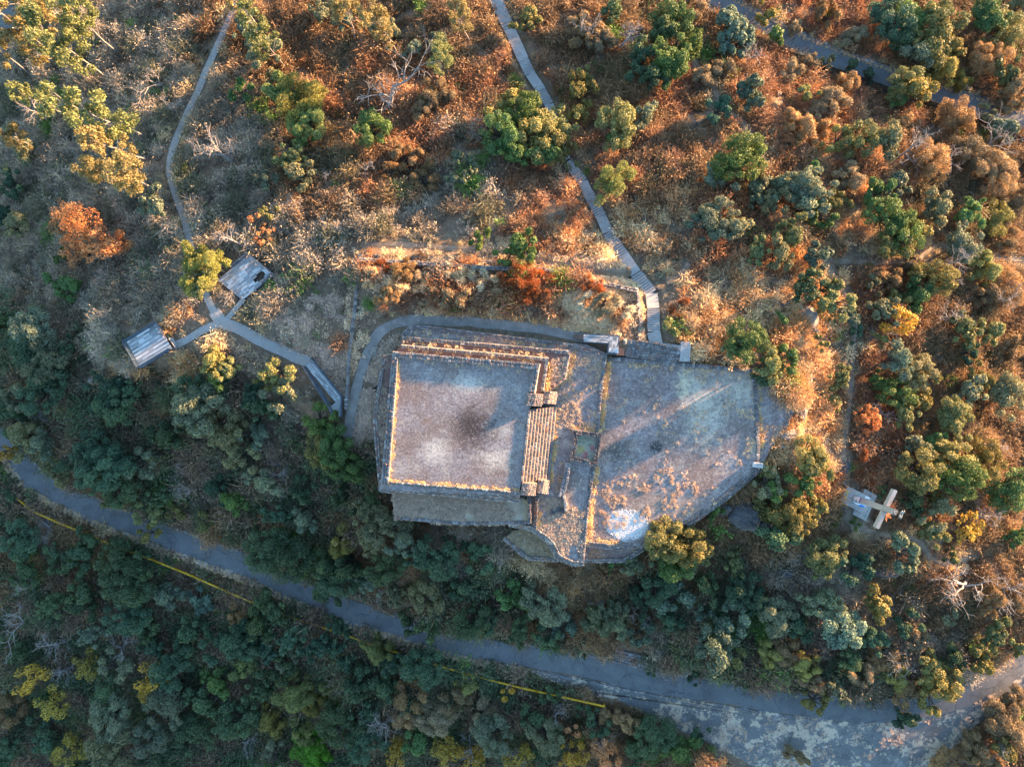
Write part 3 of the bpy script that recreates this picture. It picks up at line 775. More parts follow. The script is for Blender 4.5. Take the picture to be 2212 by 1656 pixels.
# walls along the road
def road_wall(label, off0, off1, x0, x1, z0, z1, size, zb):
    a = offset_line(ROAD_S, off0); b = offset_line(ROAD_S, off1)
    xs, ys = proj(a[:, 0], a[:, 1], a[:, 2])
    m = (xs > x0) & (xs < x1)
    a = a[m]; b = b[m]
    A = [(*proj(p[0], p[1], p[2] + z1), p[2] + z1) for p in b]; B = [(*proj(p[0], p[1], p[2] + z0), p[2] + z0) for p in a]
    stone_wall(label, A, B, zb, size)
road_wall("low stone wall along the road's uphill edge at left", 1.70, 2.15, 40, 320, 0.35, 0.4, 0.42, -22)
road_wall("low stone wall along the road's uphill edge under the green trees", 1.70, 2.15, 330, 640, 0.35, 0.4, 0.42, -21)
road_wall("sloping stone apron above the road at bottom middle", 1.72, 4.1, 1130, 1400, 0.2, 0.9, 0.6, -18)
road_wall("sloping stone apron above the road at lower right", 1.72, 4.3, 1402, 1665, 0.2, 0.9, 0.6, -18)
road_wall("low stone kerb above the road near the right bend", 1.70, 2.3, 1690, 1960, 0.2, 0.4, 0.45, -17)

# stair of the platform: nine steps of separate blocks
stair = empty("stone_stair", U(1165, 960, -3.2))
NST = 9
top0, top1 = (1141, 884), (1124, 1040); bot0, bot1 = (1203, 878), (1187, 1046)
for i in range(NST):
    zt = 0.3 - 3.3 * (i + 0.5) / NST
    def edge(t):
        a = (top0[0] + (bot0[0] - top0[0]) * t, top0[1] + (bot0[1] - top0[1]) * t)
        b = (top1[0] + (bot1[0] - top1[0]) * t, top1[1] + (bot1[1] - top1[1]) * t)
        return a, b
    a0, b0 = edge(i / NST); a1, b1 = edge((i + 1) / NST)
    am, bm_ = edge((i + 0.8) / NST)
    q = [U(*a0, zt), U(*am, zt), U(*bm_, zt), U(*b0, zt)]
    zn = zt - 3.3 / NST
    lo = [U(*a1, zn), U(*b1, zn)]
    off = stair.location
    v = [p - off for p in q] + [p - off for p in lo] + [Vector((p.x, p.y, -3.4)) - off for p in (q[0], lo[0], lo[1], q[3])]
    stp = obj("step", mesh("step", v, [(0, 3, 2, 1), (1, 2, 5, 4), (0, 1, 4, 7, 6), (2, 3, 9, 8, 5), (4, 5, 8, 7), (3, 0, 6, 9)], MAT['brick']), stair)
    n = 17; s = 0.0
    while s < 0.97:
        w = rng.uniform(0.045, 0.085); t0 = s; t1 = min(1, s + w); s += w
        pa = (q[0].lerp(q[3], t0) + q[1].lerp(q[2], t1)) / 2
        ln = (q[3] - q[0]).length * (t1 - t0); dp = (q[1] - q[0]).length
        d = (q[3] - q[0]).normalized()
        m = Matrix.Translation(pa - off + Vector((0.02, 0, -0.08 + rng.uniform(0, 0.03)))) @ Matrix.Rotation(math.atan2(d.y, d.x) + rng.uniform(-.04, .04), 4, 'Z') @ Matrix.Diagonal((ln - 0.04, dp * 0.98, 0.24, 1))
        b_ = bpy.data.objects.new("stone", STONES[rng.randint(8)]); C.objects.link(b_); b_.parent = stp; b_.matrix_local = m
prop(stair, "broad stone stair of nine steps down the platform's right side", "stair")
def balustrade(label, x0, x1, x2, y0, y1, zt, zlow, skew=-4):
    """block with flat top x0..x1 and battered right face down to x2"""
    e = empty("stone_block", U((x0 + x1) / 2, (y0 + y1) / 2, -4))
    off = e.location
    A = [U(x0, y0, zt), U(x1, y0 + 1, zt), U(x2, y0 + 2, zlow)]; B = [U(x0 + skew, y1, zt), U(x1 + skew, y1 + 1, zt), U(x2 + skew, y1 + 2, zlow)]
    v = [p - off for p in A + B]; g = [Vector((p.x, p.y, -4.2)) - off for p in A + B]
    v = v + g
    f = [(0, 3, 4, 1), (1, 4, 5, 2), (0, 1, 7, 6), (1, 2, 8, 7), (3, 9, 10, 4), (4, 10, 11, 5), (0, 6, 9, 3), (2, 5, 11, 8)]
    obj("core", mesh("block_core", v, f, MAT['brick']), e)
    lay_stones(e, [A[0], A[1]], [B[0], B[1]], 0.34, proud=0.05)
    lay_stones(e, [A[1], A[2]], [B[1], B[2]], 0.3, proud=0.05)
    prop(e, label, "stone block")
balustrade("upper left stone block at the head of the stair", 1139, 1158, 1174, 849, 876, 0.42, -0.1)
balustrade("upper right stone block at the foot of the stair's top end", 1175, 1188, 1205, 844, 871, -0.9, -2.5)
balustrade("lower left stone block at the stair's bottom end", 1128, 1145, 1160, 1042, 1069, 0.42, -0.1)
balustrade("lower right stone block at the stair's bottom end, by the grass", 1163, 1176, 1187, 1036, 1065, -0.9, -2.5)

# ------------------------------------------------------------------ concrete stairway through the scrub
sw = empty("stairway", tuple(ground_hit(np.array([1411.]), np.array([690.]), base_z)[i][0] for i in range(3)))
def seg_box(name, p0, p1, hw, z0, z1, mat, thick=0.4, over=0.0):
    d = Vector((p1.x - p0.x, p1.y - p0.y, 0)); d.normalize(); nn = Vector((-d.y, d.x, 0))
    a = Vector((p0.x, p0.y, z0)) - d * over; b = Vector((p1.x, p1.y, z1)) + d * over
    off = sw.location
    v = [a + nn * hw, a - nn * hw, b - nn * hw, b + nn * hw]
    v = [q - off for q in v] + [q - off - Vector((0, 0, thick)) for q in v]
    return obj(name, mesh(name, v, [(0, 1, 2, 3), (0, 4, 5, 1), (1, 5, 6, 2), (2, 6, 7, 3), (3, 7, 4, 0), (4, 7, 6, 5)], mat), sw)
def zline(X, Y): return float(base_z(np.array([X]), np.array([Y]))[0])
for k, x0, y0, x1, y1, n, hw in STAIR_L:
    X, Y, Z = ground_hit(np.array([x0, x1]), np.array([y0, y1]))
    p0 = Vector((X[0], Y[0], Z[0])); p1 = Vector((X[1], Y[1], Z[1]))
    if k == 'L':
        m = max(1, int((p1 - p0).length / 1.6))
        seg_box("landing", p0, p1, hw, p0.z + 0.08, p1.z + 0.08, MAT['concrete'], 0.5, 0.03)
    else:
        seg_box("flight_base", p0, p1, hw * 1.12, p0.z - 0.12, p1.z - 0.12, MAT['brick'], 0.5)
        for i in range(n):
            q0 = p0.lerp(p1, i / n); q1 = p0.lerp(p1, (i + 1) / n)
            zz = p0.z + (p1.z - p0.z) * (i + 0.5) / n + 0.10
            seg_box("step", q0.lerp(q1, 0.0), q0.lerp(q1, 0.8), hw * rng.uniform(0.94, 1.06), zz, zz, MAT['concrete'], 0.4)
# the last flight to the right and its landing slab
pz = -4.0
for i in range(6):
    a = U(1427 + i * 7.2, 749 + i * 1.2, -3.9); b = U(1427 + (i + 1) * 7.2, 749 + (i + 1) * 1.2, -3.9)
    seg_box("step", a, b, 0.6, -3.85 + 0.06 * i, -3.85 + 0.06 * i, MAT['concrete'], 0.5)
for nm, q, zt in (("landing", [(1471,738),(1493,737),(1490,781),(1469,780)], -3.45),):
    v = [U(x, y, zt) - sw.location for x, y in q]; v += [p - Vector((0, 0, 1.2)) for p in v]
    obj(nm, mesh(nm, v, [(0, 3, 2, 1), (0, 1, 5, 4), (1, 2, 6, 5), (2, 3, 7, 6), (3, 0, 4, 7)], MAT['concrete']), sw)
prop(sw, "long pale concrete stairway winding down through the rust-coloured scrub", "stairway")

# ------------------------------------------------------------------ viewing decks
def bar_mesh(name, p0, p1, w, mat, off):
    d = (p1 - p0); L = d.length; d.normalize()
    up = Vector((0, 0, 1)) if abs(d.z) < 0.9 else Vector((1, 0, 0))
    s = d.cross(up).normalized() * w / 2; t = s.cross(d).normalized() * w / 2
    v = []
    for p in (p0, p1):
        v += [p + s + t - off, p - s + t - off, p - s - t - off, p + s - t - off]
    return mesh(name, v, [(0, 1, 2, 3), (4, 7, 6, 5), (0, 4, 5, 1), (1, 5, 6, 2), (2, 6, 7, 3), (3, 7, 4, 0)], mat)
LIGHT, DARK = (0.56, 0.57, 0.57, 1), (0.30, 0.315, 0.325, 1)
def plank_rows(e, P0, P1, P3, nrow, npl, holes=(), stagger=0.5, alt=True, gap=0.018):
    """rows run P0->P1, rows stack towards P3"""
    off = e.location
    u = P1 - P0; w = P3 - P0
    L = u.length; wid = w.length / nrow
    ud = u.normalized()
    pm = {}
    for r_ in range(nrow):
        s = -rng.uniform(0, 1) / npl; k = 0
        while s < 1:
            ln = rng.uniform(0.75, 1.2) / npl
            a, b = max(0, s), min(1, s + ln); s += ln; k += 1
            if b - a < 0.02: continue
            c = P0 + u * ((a + b) / 2) + w * ((r_ + 0.5) / nrow)
            if any((c - h).length < 0.36 for h in holes): continue
            me = PLANK
            o = bpy.data.objects.new("plank", me); C.objects.link(o); o.parent = e
            o.matrix_local = Matrix.Translation(c - off + Vector((0, 0, -0.03 + rng.uniform(-.006, .006)))) @ Matrix.Rotation(math.atan2(ud.y, ud.x), 4, 'Z') @ Matrix.Diagonal(((b - a) * L - gap, wid - gap, 0.06, 1))
            lightrow = (r_ % 2 == 0) if alt else rng.rand() < 0.5
            if rng.rand() < 0.12: lightrow = not lightrow
            o.color = LIGHT if lightrow else DARK
_b = bmesh.new(); bmesh.ops.create_cube(_b, size=1.0); bmesh.ops.bevel(_b, geom=_b.edges[:], offset=0.02, segments=1, affect='EDGES')
PLANK = bpy.data.meshes.new("plank"); _b.to_mesh(PLANK); _b.free(); PLANK.materials.append(MAT['plank'])
def railing(label, pts, h=1.15, every=1.3, rails=5, group=None):
    e = empty("railing", tuple(pts[0]))
    off = e.location
    for i in range(len(pts) - 1):
        a, b = pts[i], pts[i + 1]
        n = max(1, int((b - a).length / every))
        for j in range(n + (1 if i == len(pts) - 2 else 0)):
            p = a.lerp(b, j / n)
            obj("post", bar_mesh("post", p - Vector((0, 0, 0.2)), p + Vector((0, 0, h)), 0.07, MAT['steel'], off), e)
        for r_ in range(rails):
            zz = Vector((0, 0, h * (r_ + 1) / rails))
            obj("rail", bar_mesh("rail", a + zz, b + zz, 0.05 if r_ < rails - 1 else 0.075, MAT['steel'], off), e)
    prop(e, label, "railing", group)
def frame_skirt(e, quad, zt, depth=0.35):
    off = e.location
    v = [p - off - Vector((0, 0, 0.07)) for p in quad] + [p - off - Vector((0, 0, depth)) for p in quad]
    n = len(quad)
    for i in range(n):
        a, b = quad[i], quad[(i + 1) % n]
        obj("beam", bar_mesh("beam", a - Vector((0, 0, 0.2)), b - Vector((0, 0, 0.2)), 0.16, MAT['steel'], off), e)
    c = sum(quad, Vector()) / n
    for p in quad:
        q = p.lerp(c, 0.1)
        obj("leg", bar_mesh("leg", q - Vector((0, 0, 4.0)), q - Vector((0, 0, 0.15)), 0.15, MAT['steel'], off), e)
# deck 1
zd = -5.3
q = [U(x, y, zd) for x, y in P_DECK1]      # left, top, right, bottom
e = empty("viewing_deck", tuple(sum(q, Vector()) / 4))
plank_rows(e, q[0], q[1], q[3], 16, 5); frame_skirt(e, q, zd)
prop(e, "striped grey board deck at the far left, ending the paved spur", "deck")
railing("dark railing round the far left deck's outer sides", [q[1].lerp(q[0], 0.0), q[0], q[3], q[3].lerp(q[2], 0.93)], every=1.2)
railing("short dark railing on the far left deck's path side", [q[1] + Vector((.05, .05, 0)), q[1].lerp(q[2], 0.45)], every=1.2)
v = [U(364,731,zd), U(377.7,749.9,zd), U(380,756,-5.6), U(383,744,-5.9), U(372,728,-5.7)]
c0 = v[0]
mm = mesh("ramp_plate", [p - c0 for p in v] + [p - c0 - Vector((0, 0, .3)) for p in v], [(4, 3, 2, 1, 0)] + [(i, (i + 1) % 5, 5 + (i + 1) % 5, 5 + i) for i in range(5)], MAT['concrete'])
obj("ramp", mm, e, c0 - e.location)
# deck 2
zd = -5.5
q = [U(x, y, zd) for x, y in P_DECK2]      # top, right, bottom, left
e = empty("viewing_deck", tuple(sum(q, Vector()) / 4))
def d2(zx, zy): return U(475.2 + zx / 7.666, 534.6 + zy / 7.666, zd)
plank_rows(e, q[3], q[0], q[2], 17, 6, [d2(680, 430), d2(650, 500), d2(605, 540), d2(690, 470)], alt=False); frame_skirt(e, q, zd)
prop(e, "weathered grey board deck with missing planks beside the yellow-green tree", "deck")
railing("dark railing on the broken deck's upper left side", [q[0], q[0].lerp(q[3], 0.5)], every=1.3)
railing("dark railing on the broken deck's right corner", [q[0].lerp(q[1], 0.06), q[1], q[1].lerp(q[2], 0.36)], every=1.3)
# deck 3: ramp
def d3(zx, zy, z): return U(648 + zx / 6.083, 756 + zy / 6.083, z)
q = [d3(165, 130, -4.6), d3(555, 610, -4.2), d3(405, 735, -4.2), d3(72, 205, -4.6)]
e = empty("ramp_deck", tuple(sum(q, Vector()) / 4))
u = (q[1] - q[0])
plank_rows(e, q[0], q[1], q[3], 8, 9, alt=True); frame_skirt(e, q, -4.4)
tri = [d3(555, 612, -4.2), d3(545, 875, -4.2), d3(470, 868, -4.2), d3(405, 737, -4.2)]
c0 = tri[0]
obj("concrete_plate", mesh("concrete_plate", [p - c0 for p in tri] + [p - c0 - Vector((0, 0, .35)) for p in tri], [(3, 2, 1, 0)] + [(i, (i + 1) % 4, 4 + (i + 1) % 4, 4 + i) for i in range(4)], MAT['concrete']), e, c0 - e.location)
tri2 = [d3(165, 108, -4.6), d3(165, 130, -4.6), d3(72, 205, -4.6), d3(60, 190, -4.6)]
obj("concrete_plate", mesh("concrete_plate", [p - e.location for p in tri2] + [p - e.location - Vector((0, 0, .35)) for p in tri2], [(3, 2, 1, 0), (0, 1, 5, 4), (1, 2, 6, 5), (2, 3, 7, 6), (3, 0, 4, 7)], MAT['concrete']), e)
prop(e, "long striped board ramp with a concrete tip beside the platform path", "ramp")
railing("dark railing along the board ramp's upper right side", [d3(172, 116, -4.6), d3(560, 606, -4.2), d3(552, 872, -4.2)], 0.95, 1.4)
railing("dark railing along the board ramp's lower left side", [d3(60, 215, -4.6), d3(400, 745, -4.2), d3(466, 872, -4.2)], 1.1, 1.4)
# L-shaped boardwalk
def d4(zx, zy, z=-2.9): return U(1231.3 + zx / 8.412, 707.4 + zy / 8.418, z)
e = empty("boardwalk", tuple(d4(690, 220)))
plank_rows(e, d4(247, 128), d4(690, 150), d4(247, 258), 5, 4, alt=True)
plank_rows(e, d4(692, 150), d4(688, 452), d4(884, 166), 6, 4, alt=False)
qa = [d4(247, 126), d4(886, 160), d4(842, 462), d4(688, 454), d4(688, 288), d4(247, 260)]
frame_skirt(e, qa, -2.9)
v = [d4(70, 135, -4.0), d4(247, 118, -2.92), d4(247, 222, -2.92), d4(68, 182, -4.0)]
obj("steel_plate", mesh("steel_plate", [p - e.location for p in v] + [p - e.location - Vector((0, 0, .1)) for p in v], [(3, 2, 1, 0), (0, 1, 5, 4), (2, 3, 7, 6), (1, 2, 6, 5), (3, 0, 4, 7)], MAT['brownsteel']), e)
for i in range(4):
    x0, x1 = 852 + i * 46, 852 + (i + 1) * 46 - 3
    zt = -3.1 - 0.22 * i
    v = [d4(x0, 362 + i * 6, zt), d4(x1, 368 + i * 6, zt), d4(x1 - 8, 506 + i * 2, zt), d4(x0 - 8, 500 + i * 2, zt)]
    obj("step", mesh("step", [p - e.location for p in v] + [p - e.location - Vector((0, 0, .25)) for p in v], [(3, 2, 1, 0), (0, 1, 5, 4), (1, 2, 6, 5), (2, 3, 7, 6), (3, 0, 4, 7)], MAT['brownsteel']), e)
for i in range(12):
    t = i / 11
    a = d4(668 + 175 * t, 456 + 4 * t); b = d4(664 + 175 * t, 490 + 8 * t)
    obj("grating_bar", bar_mesh("grating_bar", a, b, 0.05, MAT['steel'], e.location), e)
prop(e, "L-shaped grey board bridge with brown steel steps at the path's end", "boardwalk")
railing("dark railing on the upper side of the L-shaped boardwalk", [d4(250, 122), d4(886, 158), d4(850, 350)], 0.9, 1.3)
railing("dark railing in the inner corner of the L-shaped boardwalk", [d4(255, 262), d4(686, 290), d4(684, 445)], 0.9, 1.3)

# ------------------------------------------------------------------ cross monument
zg = -9.2
def cz(zx, zy, z): return U(1792.9 + zx / 6.781, 1015.3 + zy / 6.781, z)
base = empty("concrete_plinth", tuple(cz(400, 480, zg)))
def slab(name, q, zt, zb, par, mat):
    pts = [cz(x, y, zt) for x, y in q]; n = len(pts)
    off = par.location
    v = [p - off for p in pts] + [Vector((p.x, p.y, zb)) - off for p in pts]
    bmk = mesh(name, v, [tuple(reversed(range(n)))] + [(i, (i + 1) % n, n + (i + 1) % n, n + i) for i in range(n)], mat)
    return obj(name, bmk, par)
slab("slab", [(262,232),(500,348),(640,420),(575,560),(480,640),(155,445),(155,420)], zg + 0.75, zg - 1.5, base, MAT['slab'])
slab("step", [(515,272),(690,372),(655,445),(630,425),(482,350)], zg + 0.45, zg - 1.5, base, MAT['slab'])
slab("step", [(360,575),(480,642),(575,562),(640,425),(655,445),(525,742),(335,645)], zg + 0.45, zg - 1.5, base, MAT['slab'])
GREEN = m_flat("green_paint", (0.05, 0.22, 0.16), 0.6); BLUE = m_flat("blue_paint", (0.03, 0.2, 0.55), 0.5); WHT = m_flat("white_paint", (0.8, 0.8, 0.8), 0.5); BLK = m_flat("black_paint", (0.02, 0.02, 0.025), 0.5); YEL = m_flat("faded_yellow_paint", (0.6, 0.45, 0.1), 0.7); PUR = m_flat("purple_paint", (0.22, 0.14, 0.3), 0.6)
def paint_patch(par, q, zt, mat, name="paint_mark"):
    pts = [cz(x, y, zt) - par.location for x, y in q]
    return obj(name, mesh(name, pts, [tuple(range(len(pts)))], mat), par)
def ragged(cx, cy, rx, ry, n=14):
    return [(cx + rx * math.cos(6.283 * i / n) * rng.uniform(.55, 1.1), cy + ry * math.sin(6.283 * i / n) * rng.uniform(.55, 1.1)) for i in range(n)]
for (cx_, cy_, rx, ry) in ((255, 320, 22, 38), (225, 400, 26, 18), (250, 370, 12, 22)):
    paint_patch(base, ragged(cx_, cy_, rx, ry), zg + 0.755, YEL)
paint_patch(base, [(522,372),(585,402),(585,422),(510,405)], zg + 0.758, WHT)
paint_patch(base, ragged(270, 500, 30, 16), zg + 0.756, m_flat("pale_blue_paint", (0.3, 0.42, 0.5)))
# green letters along the lower step
def letters(par, txt, zx, zy, z, rot, size, mat):
    cu = bpy.data.curves.new("lettering", 'FONT'); cu.body = txt; cu.size = size; cu.align_x = 'CENTER'; cu.align_y = 'CENTER'; cu.extrude = 0.002
    to = bpy.data.objects.new("lettering", cu)
    C.objects.link(to)
    dg = bpy.context.evaluated_depsgraph_get()
    me_ = bpy.data.meshes.new_from_object(to.evaluated_get(dg))
    bpy.data.objects.remove(to)
    me_.materials.clear(); me_.materials.append(mat)
    return obj("lettering", me_, par, cz(zx, zy, z) - par.location, (0, 0, rot))
for ch, zx, zy in zip("OME.POL", (582,566,550,536,528,515,500), (535,570,603,630,650,675,708)):
    letters(base, ch, zx, zy, zg + 0.46, R(-112 + 90 + 90), 0.42, GREEN)
letters(base, "O", 634, 420, zg + 0.765, R(-20), 0.36, GREEN)
prop(base, "stepped concrete plinth with graffiti under the tall cross", "plinth")

cross = empty("monument_cross", tuple(cz(345, 402, zg + 0.75)))
b0 = cz(338, 402, zg + 0.75)          # foot of the shaft on the ground
ht = 10.4
ax = Vector((-0.44, -0.90, 0)).normalized()      # along the arms
fr = Vector((0.90, -0.44, 0)).normalized()       # away from the plaza
def cbox(name, c, la, lf, lz, mat, taper=1.0):
    v = []
    for z, k in ((0, 1.0), (lz, taper)):
        for sa, sf in ((-1, -1), (1, -1), (1, 1), (-1, 1)):
            v.append(c + ax * (sa * la / 2 * k) + fr * (sf * lf / 2 * k) + Vector((0, 0, z)) - cross.location)
    return obj(name, mesh(name, v, [(0, 1, 2, 3), (4, 7, 6, 5), (0, 4, 5, 1), (1, 5, 6, 2), (2, 6, 7, 3), (3, 7, 4, 0)], MAT['slab']), cross)
shaft = cbox("shaft", b0 + fr * 0.3, 0.74, 0.54, ht, MAT['slab'], 0.98)
zc = 7.6
for s in (-1, 1):
    cbox("arm", b0 + fr * 0.3 + ax * (s * 1.62) + Vector((0, 0, zc)), 2.4, 0.5, 0.72, MAT['slab'])
# graffiti on the foot of the shaft (facing the plaza)
def face_patch(a0, a1, z0, z1, mat, jag=0.0, out=0.004):
    f = b0 + fr * (0.3 - 0.27 - out)
    pts = []
    n = 5
    for i in range(n + 1): pts.append(f + ax * (a0 + (a1 - a0) * i / n) + Vector((0, 0, z0 + rng.uniform(-jag, jag))))
    for i in range(n, -1, -1): pts.append(f + ax * (a0 + (a1 - a0) * i / n) + Vector((0, 0, z1 + rng.uniform(-jag, jag))))
    obj("graffiti", mesh("graffiti", [p - cross.location for p in pts], [tuple(range(len(pts)))], mat), cross)
face_patch(-0.35, 0.35, 0.15, 1.7, WHT, 0.05, 0.006)
for i in range(16):
    a = rng.uniform(-0.36, 0.3); z = rng.uniform(0.25, 1.5)
    face_patch(a, a + rng.uniform(0.05, 0.16), z, z + rng.uniform(0.07, 0.22), BLK, 0.02, 0.011)
face_patch(-0.35, 0.35, 1.72, 2.2, PUR, 0.1, 0.006)
# paint on the slab beside the shaft
paint_patch(base, [(330,450),(420,470),(500,500),(535,522),(520,540),(440,520),(380,490)], zg + 0.757, WHT)
paint_patch(base, [(415,505),(460,500),(525,530),(470,540),(430,525)], zg + 0.762, BLUE)
for i in range(5):
    x = 355 + 30 * i
    paint_patch(base, [(x, 458 + 9 * i), (x + 22, 462 + 9 * i), (x + 34, 474 + 9 * i), (x + 10, 468 + 9 * i)], zg + 0.766, BLK if i % 2 else GREEN)
# rusty rays behind the crossing
cc = b0 + fr * 0.65 + Vector((0, 0, zc + 0.4))
for quad in range(4):
    for i in range(6):
        ang = R(90 * quad + 22 + i * 9.2)
        d = ax * math.cos(ang) + Vector((0, 0, 1)) * math.sin(ang)
        L = 1.5 + 0.35 * math.sin(i * 2.1)
        obj("ray", bar_mesh("ray", cc + d * 0.55, cc + d * L, 0.045, MAT['rust'], cross.location), cross)
# ring and finial on the top
tp = b0 + fr * 0.3 + Vector((0, 0, ht + 0.02))
bm = bmesh.new()
for i in range(24):
    a0 = 6.2832 * i / 24
    for j in range(6):
        bb = 6.2832 * j / 6
        rr_ = 0.34 + 0.035 * math.cos(bb)
        bm.verts.new((rr_ * math.cos(a0), rr_ * math.sin(a0), 0.05 + 0.035 * math.sin(bb)))
bm.verts.ensure_lookup_table()
for i in range(24):
    for j in range(6):
        bm.faces.new([bm.verts[i * 6 + j], bm.verts[((i + 1) % 24) * 6 + j], bm.verts[((i + 1) % 24) * 6 + (j + 1) % 6], bm.verts[i * 6 + (j + 1) % 6]])
rm = bpy.data.meshes.new("ring"); bm.to_mesh(rm); bm.free(); rm.materials.append(MAT['fence'])
obj("ring", rm, cross, tp - cross.location)
obj("finial_rod", bar_mesh("finial_rod", tp, tp + Vector((0, 0, 1.6)), 0.07, MAT['fence'], cross.location), cross)
for s in (-1, 1):
    for (dz, sp) in ((1.55, 0.62), (1.15, 0.5)):
        a = tp + Vector((0, 0, dz)); 
        pts = [a - Vector((0, 0, .06)), a + ax * s * sp * 0.6 - Vector((0, 0, 0.16)), a + ax * s * sp + Vector((0, 0, 0.05)), a + ax * s * sp * 0.7 + Vector((0, 0, 0.16)), a + Vector((0, 0, .06))]
        v = [p + fr * 0.03 - cross.location for p in pts] + [p - fr * 0.03 - cross.location for p in pts]
        obj("finial_blade", mesh("finial_blade", v, [(0, 1, 2, 3, 4), (9, 8, 7, 6, 5)] + [(i, 5 + i, 5 + (i + 1) % 5, (i + 1) % 5) for i in range(5)], MAT['concrete']), cross)
prop(cross, "tall grey concrete cross with rusty rays and graffiti on its foot", "cross")

# small masonry near the cross
def rubble(label, fpts, lift, size=0.4, z=None):
    p = [U(x, y, zg + 0.3) for x, y in fpts]
    stone_wall(label, [(fpts[0][0], fpts[0][1], zg + lift), (fpts[1][0], fpts[1][1], zg + lift)], [(fpts[3][0], fpts[3][1], zg + lift), (fpts[2][0], fpts[2][1], zg + lift)], zg - 1.5, size)
rubble("small dark rubble bench left of the cross plinth", [(1803,1030),(1816,1030),(1813,1066),(1801,1066)], 0.55, 0.36)
rubble("thin rubble kerb reaching up from the cross plinth corner", [(1815,1030),(1832,1049),(1829,1052),(1813,1034)], 0.45, 0.34)

# ------------------------------------------------------------------ yellow pipe rail below the road
YR = [(15,1058),(70,1103),(125,1128),(180,1150),(250,1180),(327,1208),(380,1229),(412,1242),(500,1281),(560,1306),(620,1330),(715,1360),(793,1387),(863,1411),(903,1423),(993,1450),(1106,1480),(1163,1493),(1236,1509),(1306,1525)]
yp = []
for x, y in YR:
    X, Y, Z = ground_hit(np.array([float(x)]), np.array([float(y)]), gz, 1.4)
    yp.append(Vector((X[0], Y[0], gz(X, Y)[0] + 1.4)))
e = empty("pipe_rail", tuple(yp[8] - Vector((0, 0, 1.4))))
def tube_mesh(name, pts, rad, mat, off, sides=8):
    v = []; f = []
    n = len(pts)
    for i, p in enumerate(pts):
        d = (pts[min(n - 1, i + 1)] - pts[max(0, i - 1)]).normalized()
        s = d.cross(Vector((0, 0, 1)));
        if s.length < 1e-3: s = Vector((1, 0, 0))
        s.normalize(); t = s.cross(d)
        r_ = rad[i] if isinstance(rad, (list, tuple)) else rad
        for k in range(sides):
            a = 6.28318 * k / sides
            v.append(p + (s * math.cos(a) + t * math.sin(a)) * r_ - off)
    for i in range(n - 1):
        for k in range(sides):
            f.append((i * sides + k, i * sides + (k + 1) % sides, (i + 1) * sides + (k + 1) % sides, (i + 1) * sides + k))
    f.append(tuple(range(sides))[::-1]); f.append(tuple((n - 1) * sides + k for k in range(sides)))
    return mesh(name, v, f, mat, True)
for i in range(len(yp) - 1):
    obj("rail", tube_mesh("rail", [yp[i], yp[i + 1]], 0.17, MAT['yellow'], e.location), e)
for p in yp:
    obj("post", tube_mesh("post", [p - Vector((0, 0, 1.8)), p], 0.09, MAT['yellow'], e.location), e)
prop(e, "long yellow painted pipe rail along the road's downhill side", "guard rail")

# ------------------------------------------------------------------ dark picket fence by the upper road
FN = [(1440,-15),(1545,48),(1664,108),(1700,124),(1790,158),(1879,188),(1925,206),(2004,230),(2030,241),(2117,273),(2145,290),(2230,318)]
fp_ = []
for x, y in FN:
    X, Y, Z = ground_hit(np.array([float(x)]), np.array([float(y)]), gz)
    fp_.append((X[0], Y[0], gz(X, Y)[0]))
fl = polyline(fp_, 0.27)
e = empty("picket_fence", tuple(fl[len(fl) // 2]))
for i, p in enumerate(fl[::1]):
    b = Vector(p); b.z = float(gz(p[0], p[1]))
    if i < 295:
        obj("picket", bar_mesh("picket", b - Vector((0, 0, 0.3)), b + Vector((0, 0, 1.9)), 0.12, MAT['fence'], e.location), e)
for hz_ in (0.5, 1.5):
    for i in range(0, len(fl) - 12, 12):
        a = Vector(fl[i]); b = Vector(fl[i + 12]); a.z = float(gz(a.x, a.y)) + hz_; b.z = float(gz(b.x, b.y)) + hz_
        obj("rail", bar_mesh("rail", a, b, 0.06, MAT['fence'], e.location), e)
prop(e, "dark picket fence along the lower side of the upper right road", "fence")

# ------------------------------------------------------------------ rocks
def boulder_mesh(seed, sub=4, mat=None, amp=0.55):
    bm = bmesh.new(); bmesh.ops.create_icosphere(bm, subdivisions=sub, radius=1.0)
    r0 = np.random.RandomState(seed); o = r0.rand(3) * 50
    P = np.array([v.co[:] for v in bm.verts])
    n1 = fbm(P[:, 0] * 1.3 + o[0] + P[:, 2], P[:, 1] * 1.3 + o[1] + P[:, 2] * 0.7, 4) - 0.47
    n2 = np.abs(fbm(P[:, 0] * 2.6 + o[2] - P[:, 2], P[:, 1] * 2.6 + o[0] + P[:, 2] * 1.7, 3) - 0.44)
    for v, a, b in zip(bm.verts, n1, n2):
        v.co *= 1 + amp * 1.6 * a - amp * 0.9 * b
    me_ = bpy.data.meshes.new("boulder"); bm.to_mesh(me_); bm.free()
    me_.materials.append(mat or MAT['rock'])
    return me_
BD = [boulder_mesh(i) for i in range(4)]; BT = [boulder_mesh(10 + i, 4, MAT['tanrock']) for i in range(4)]
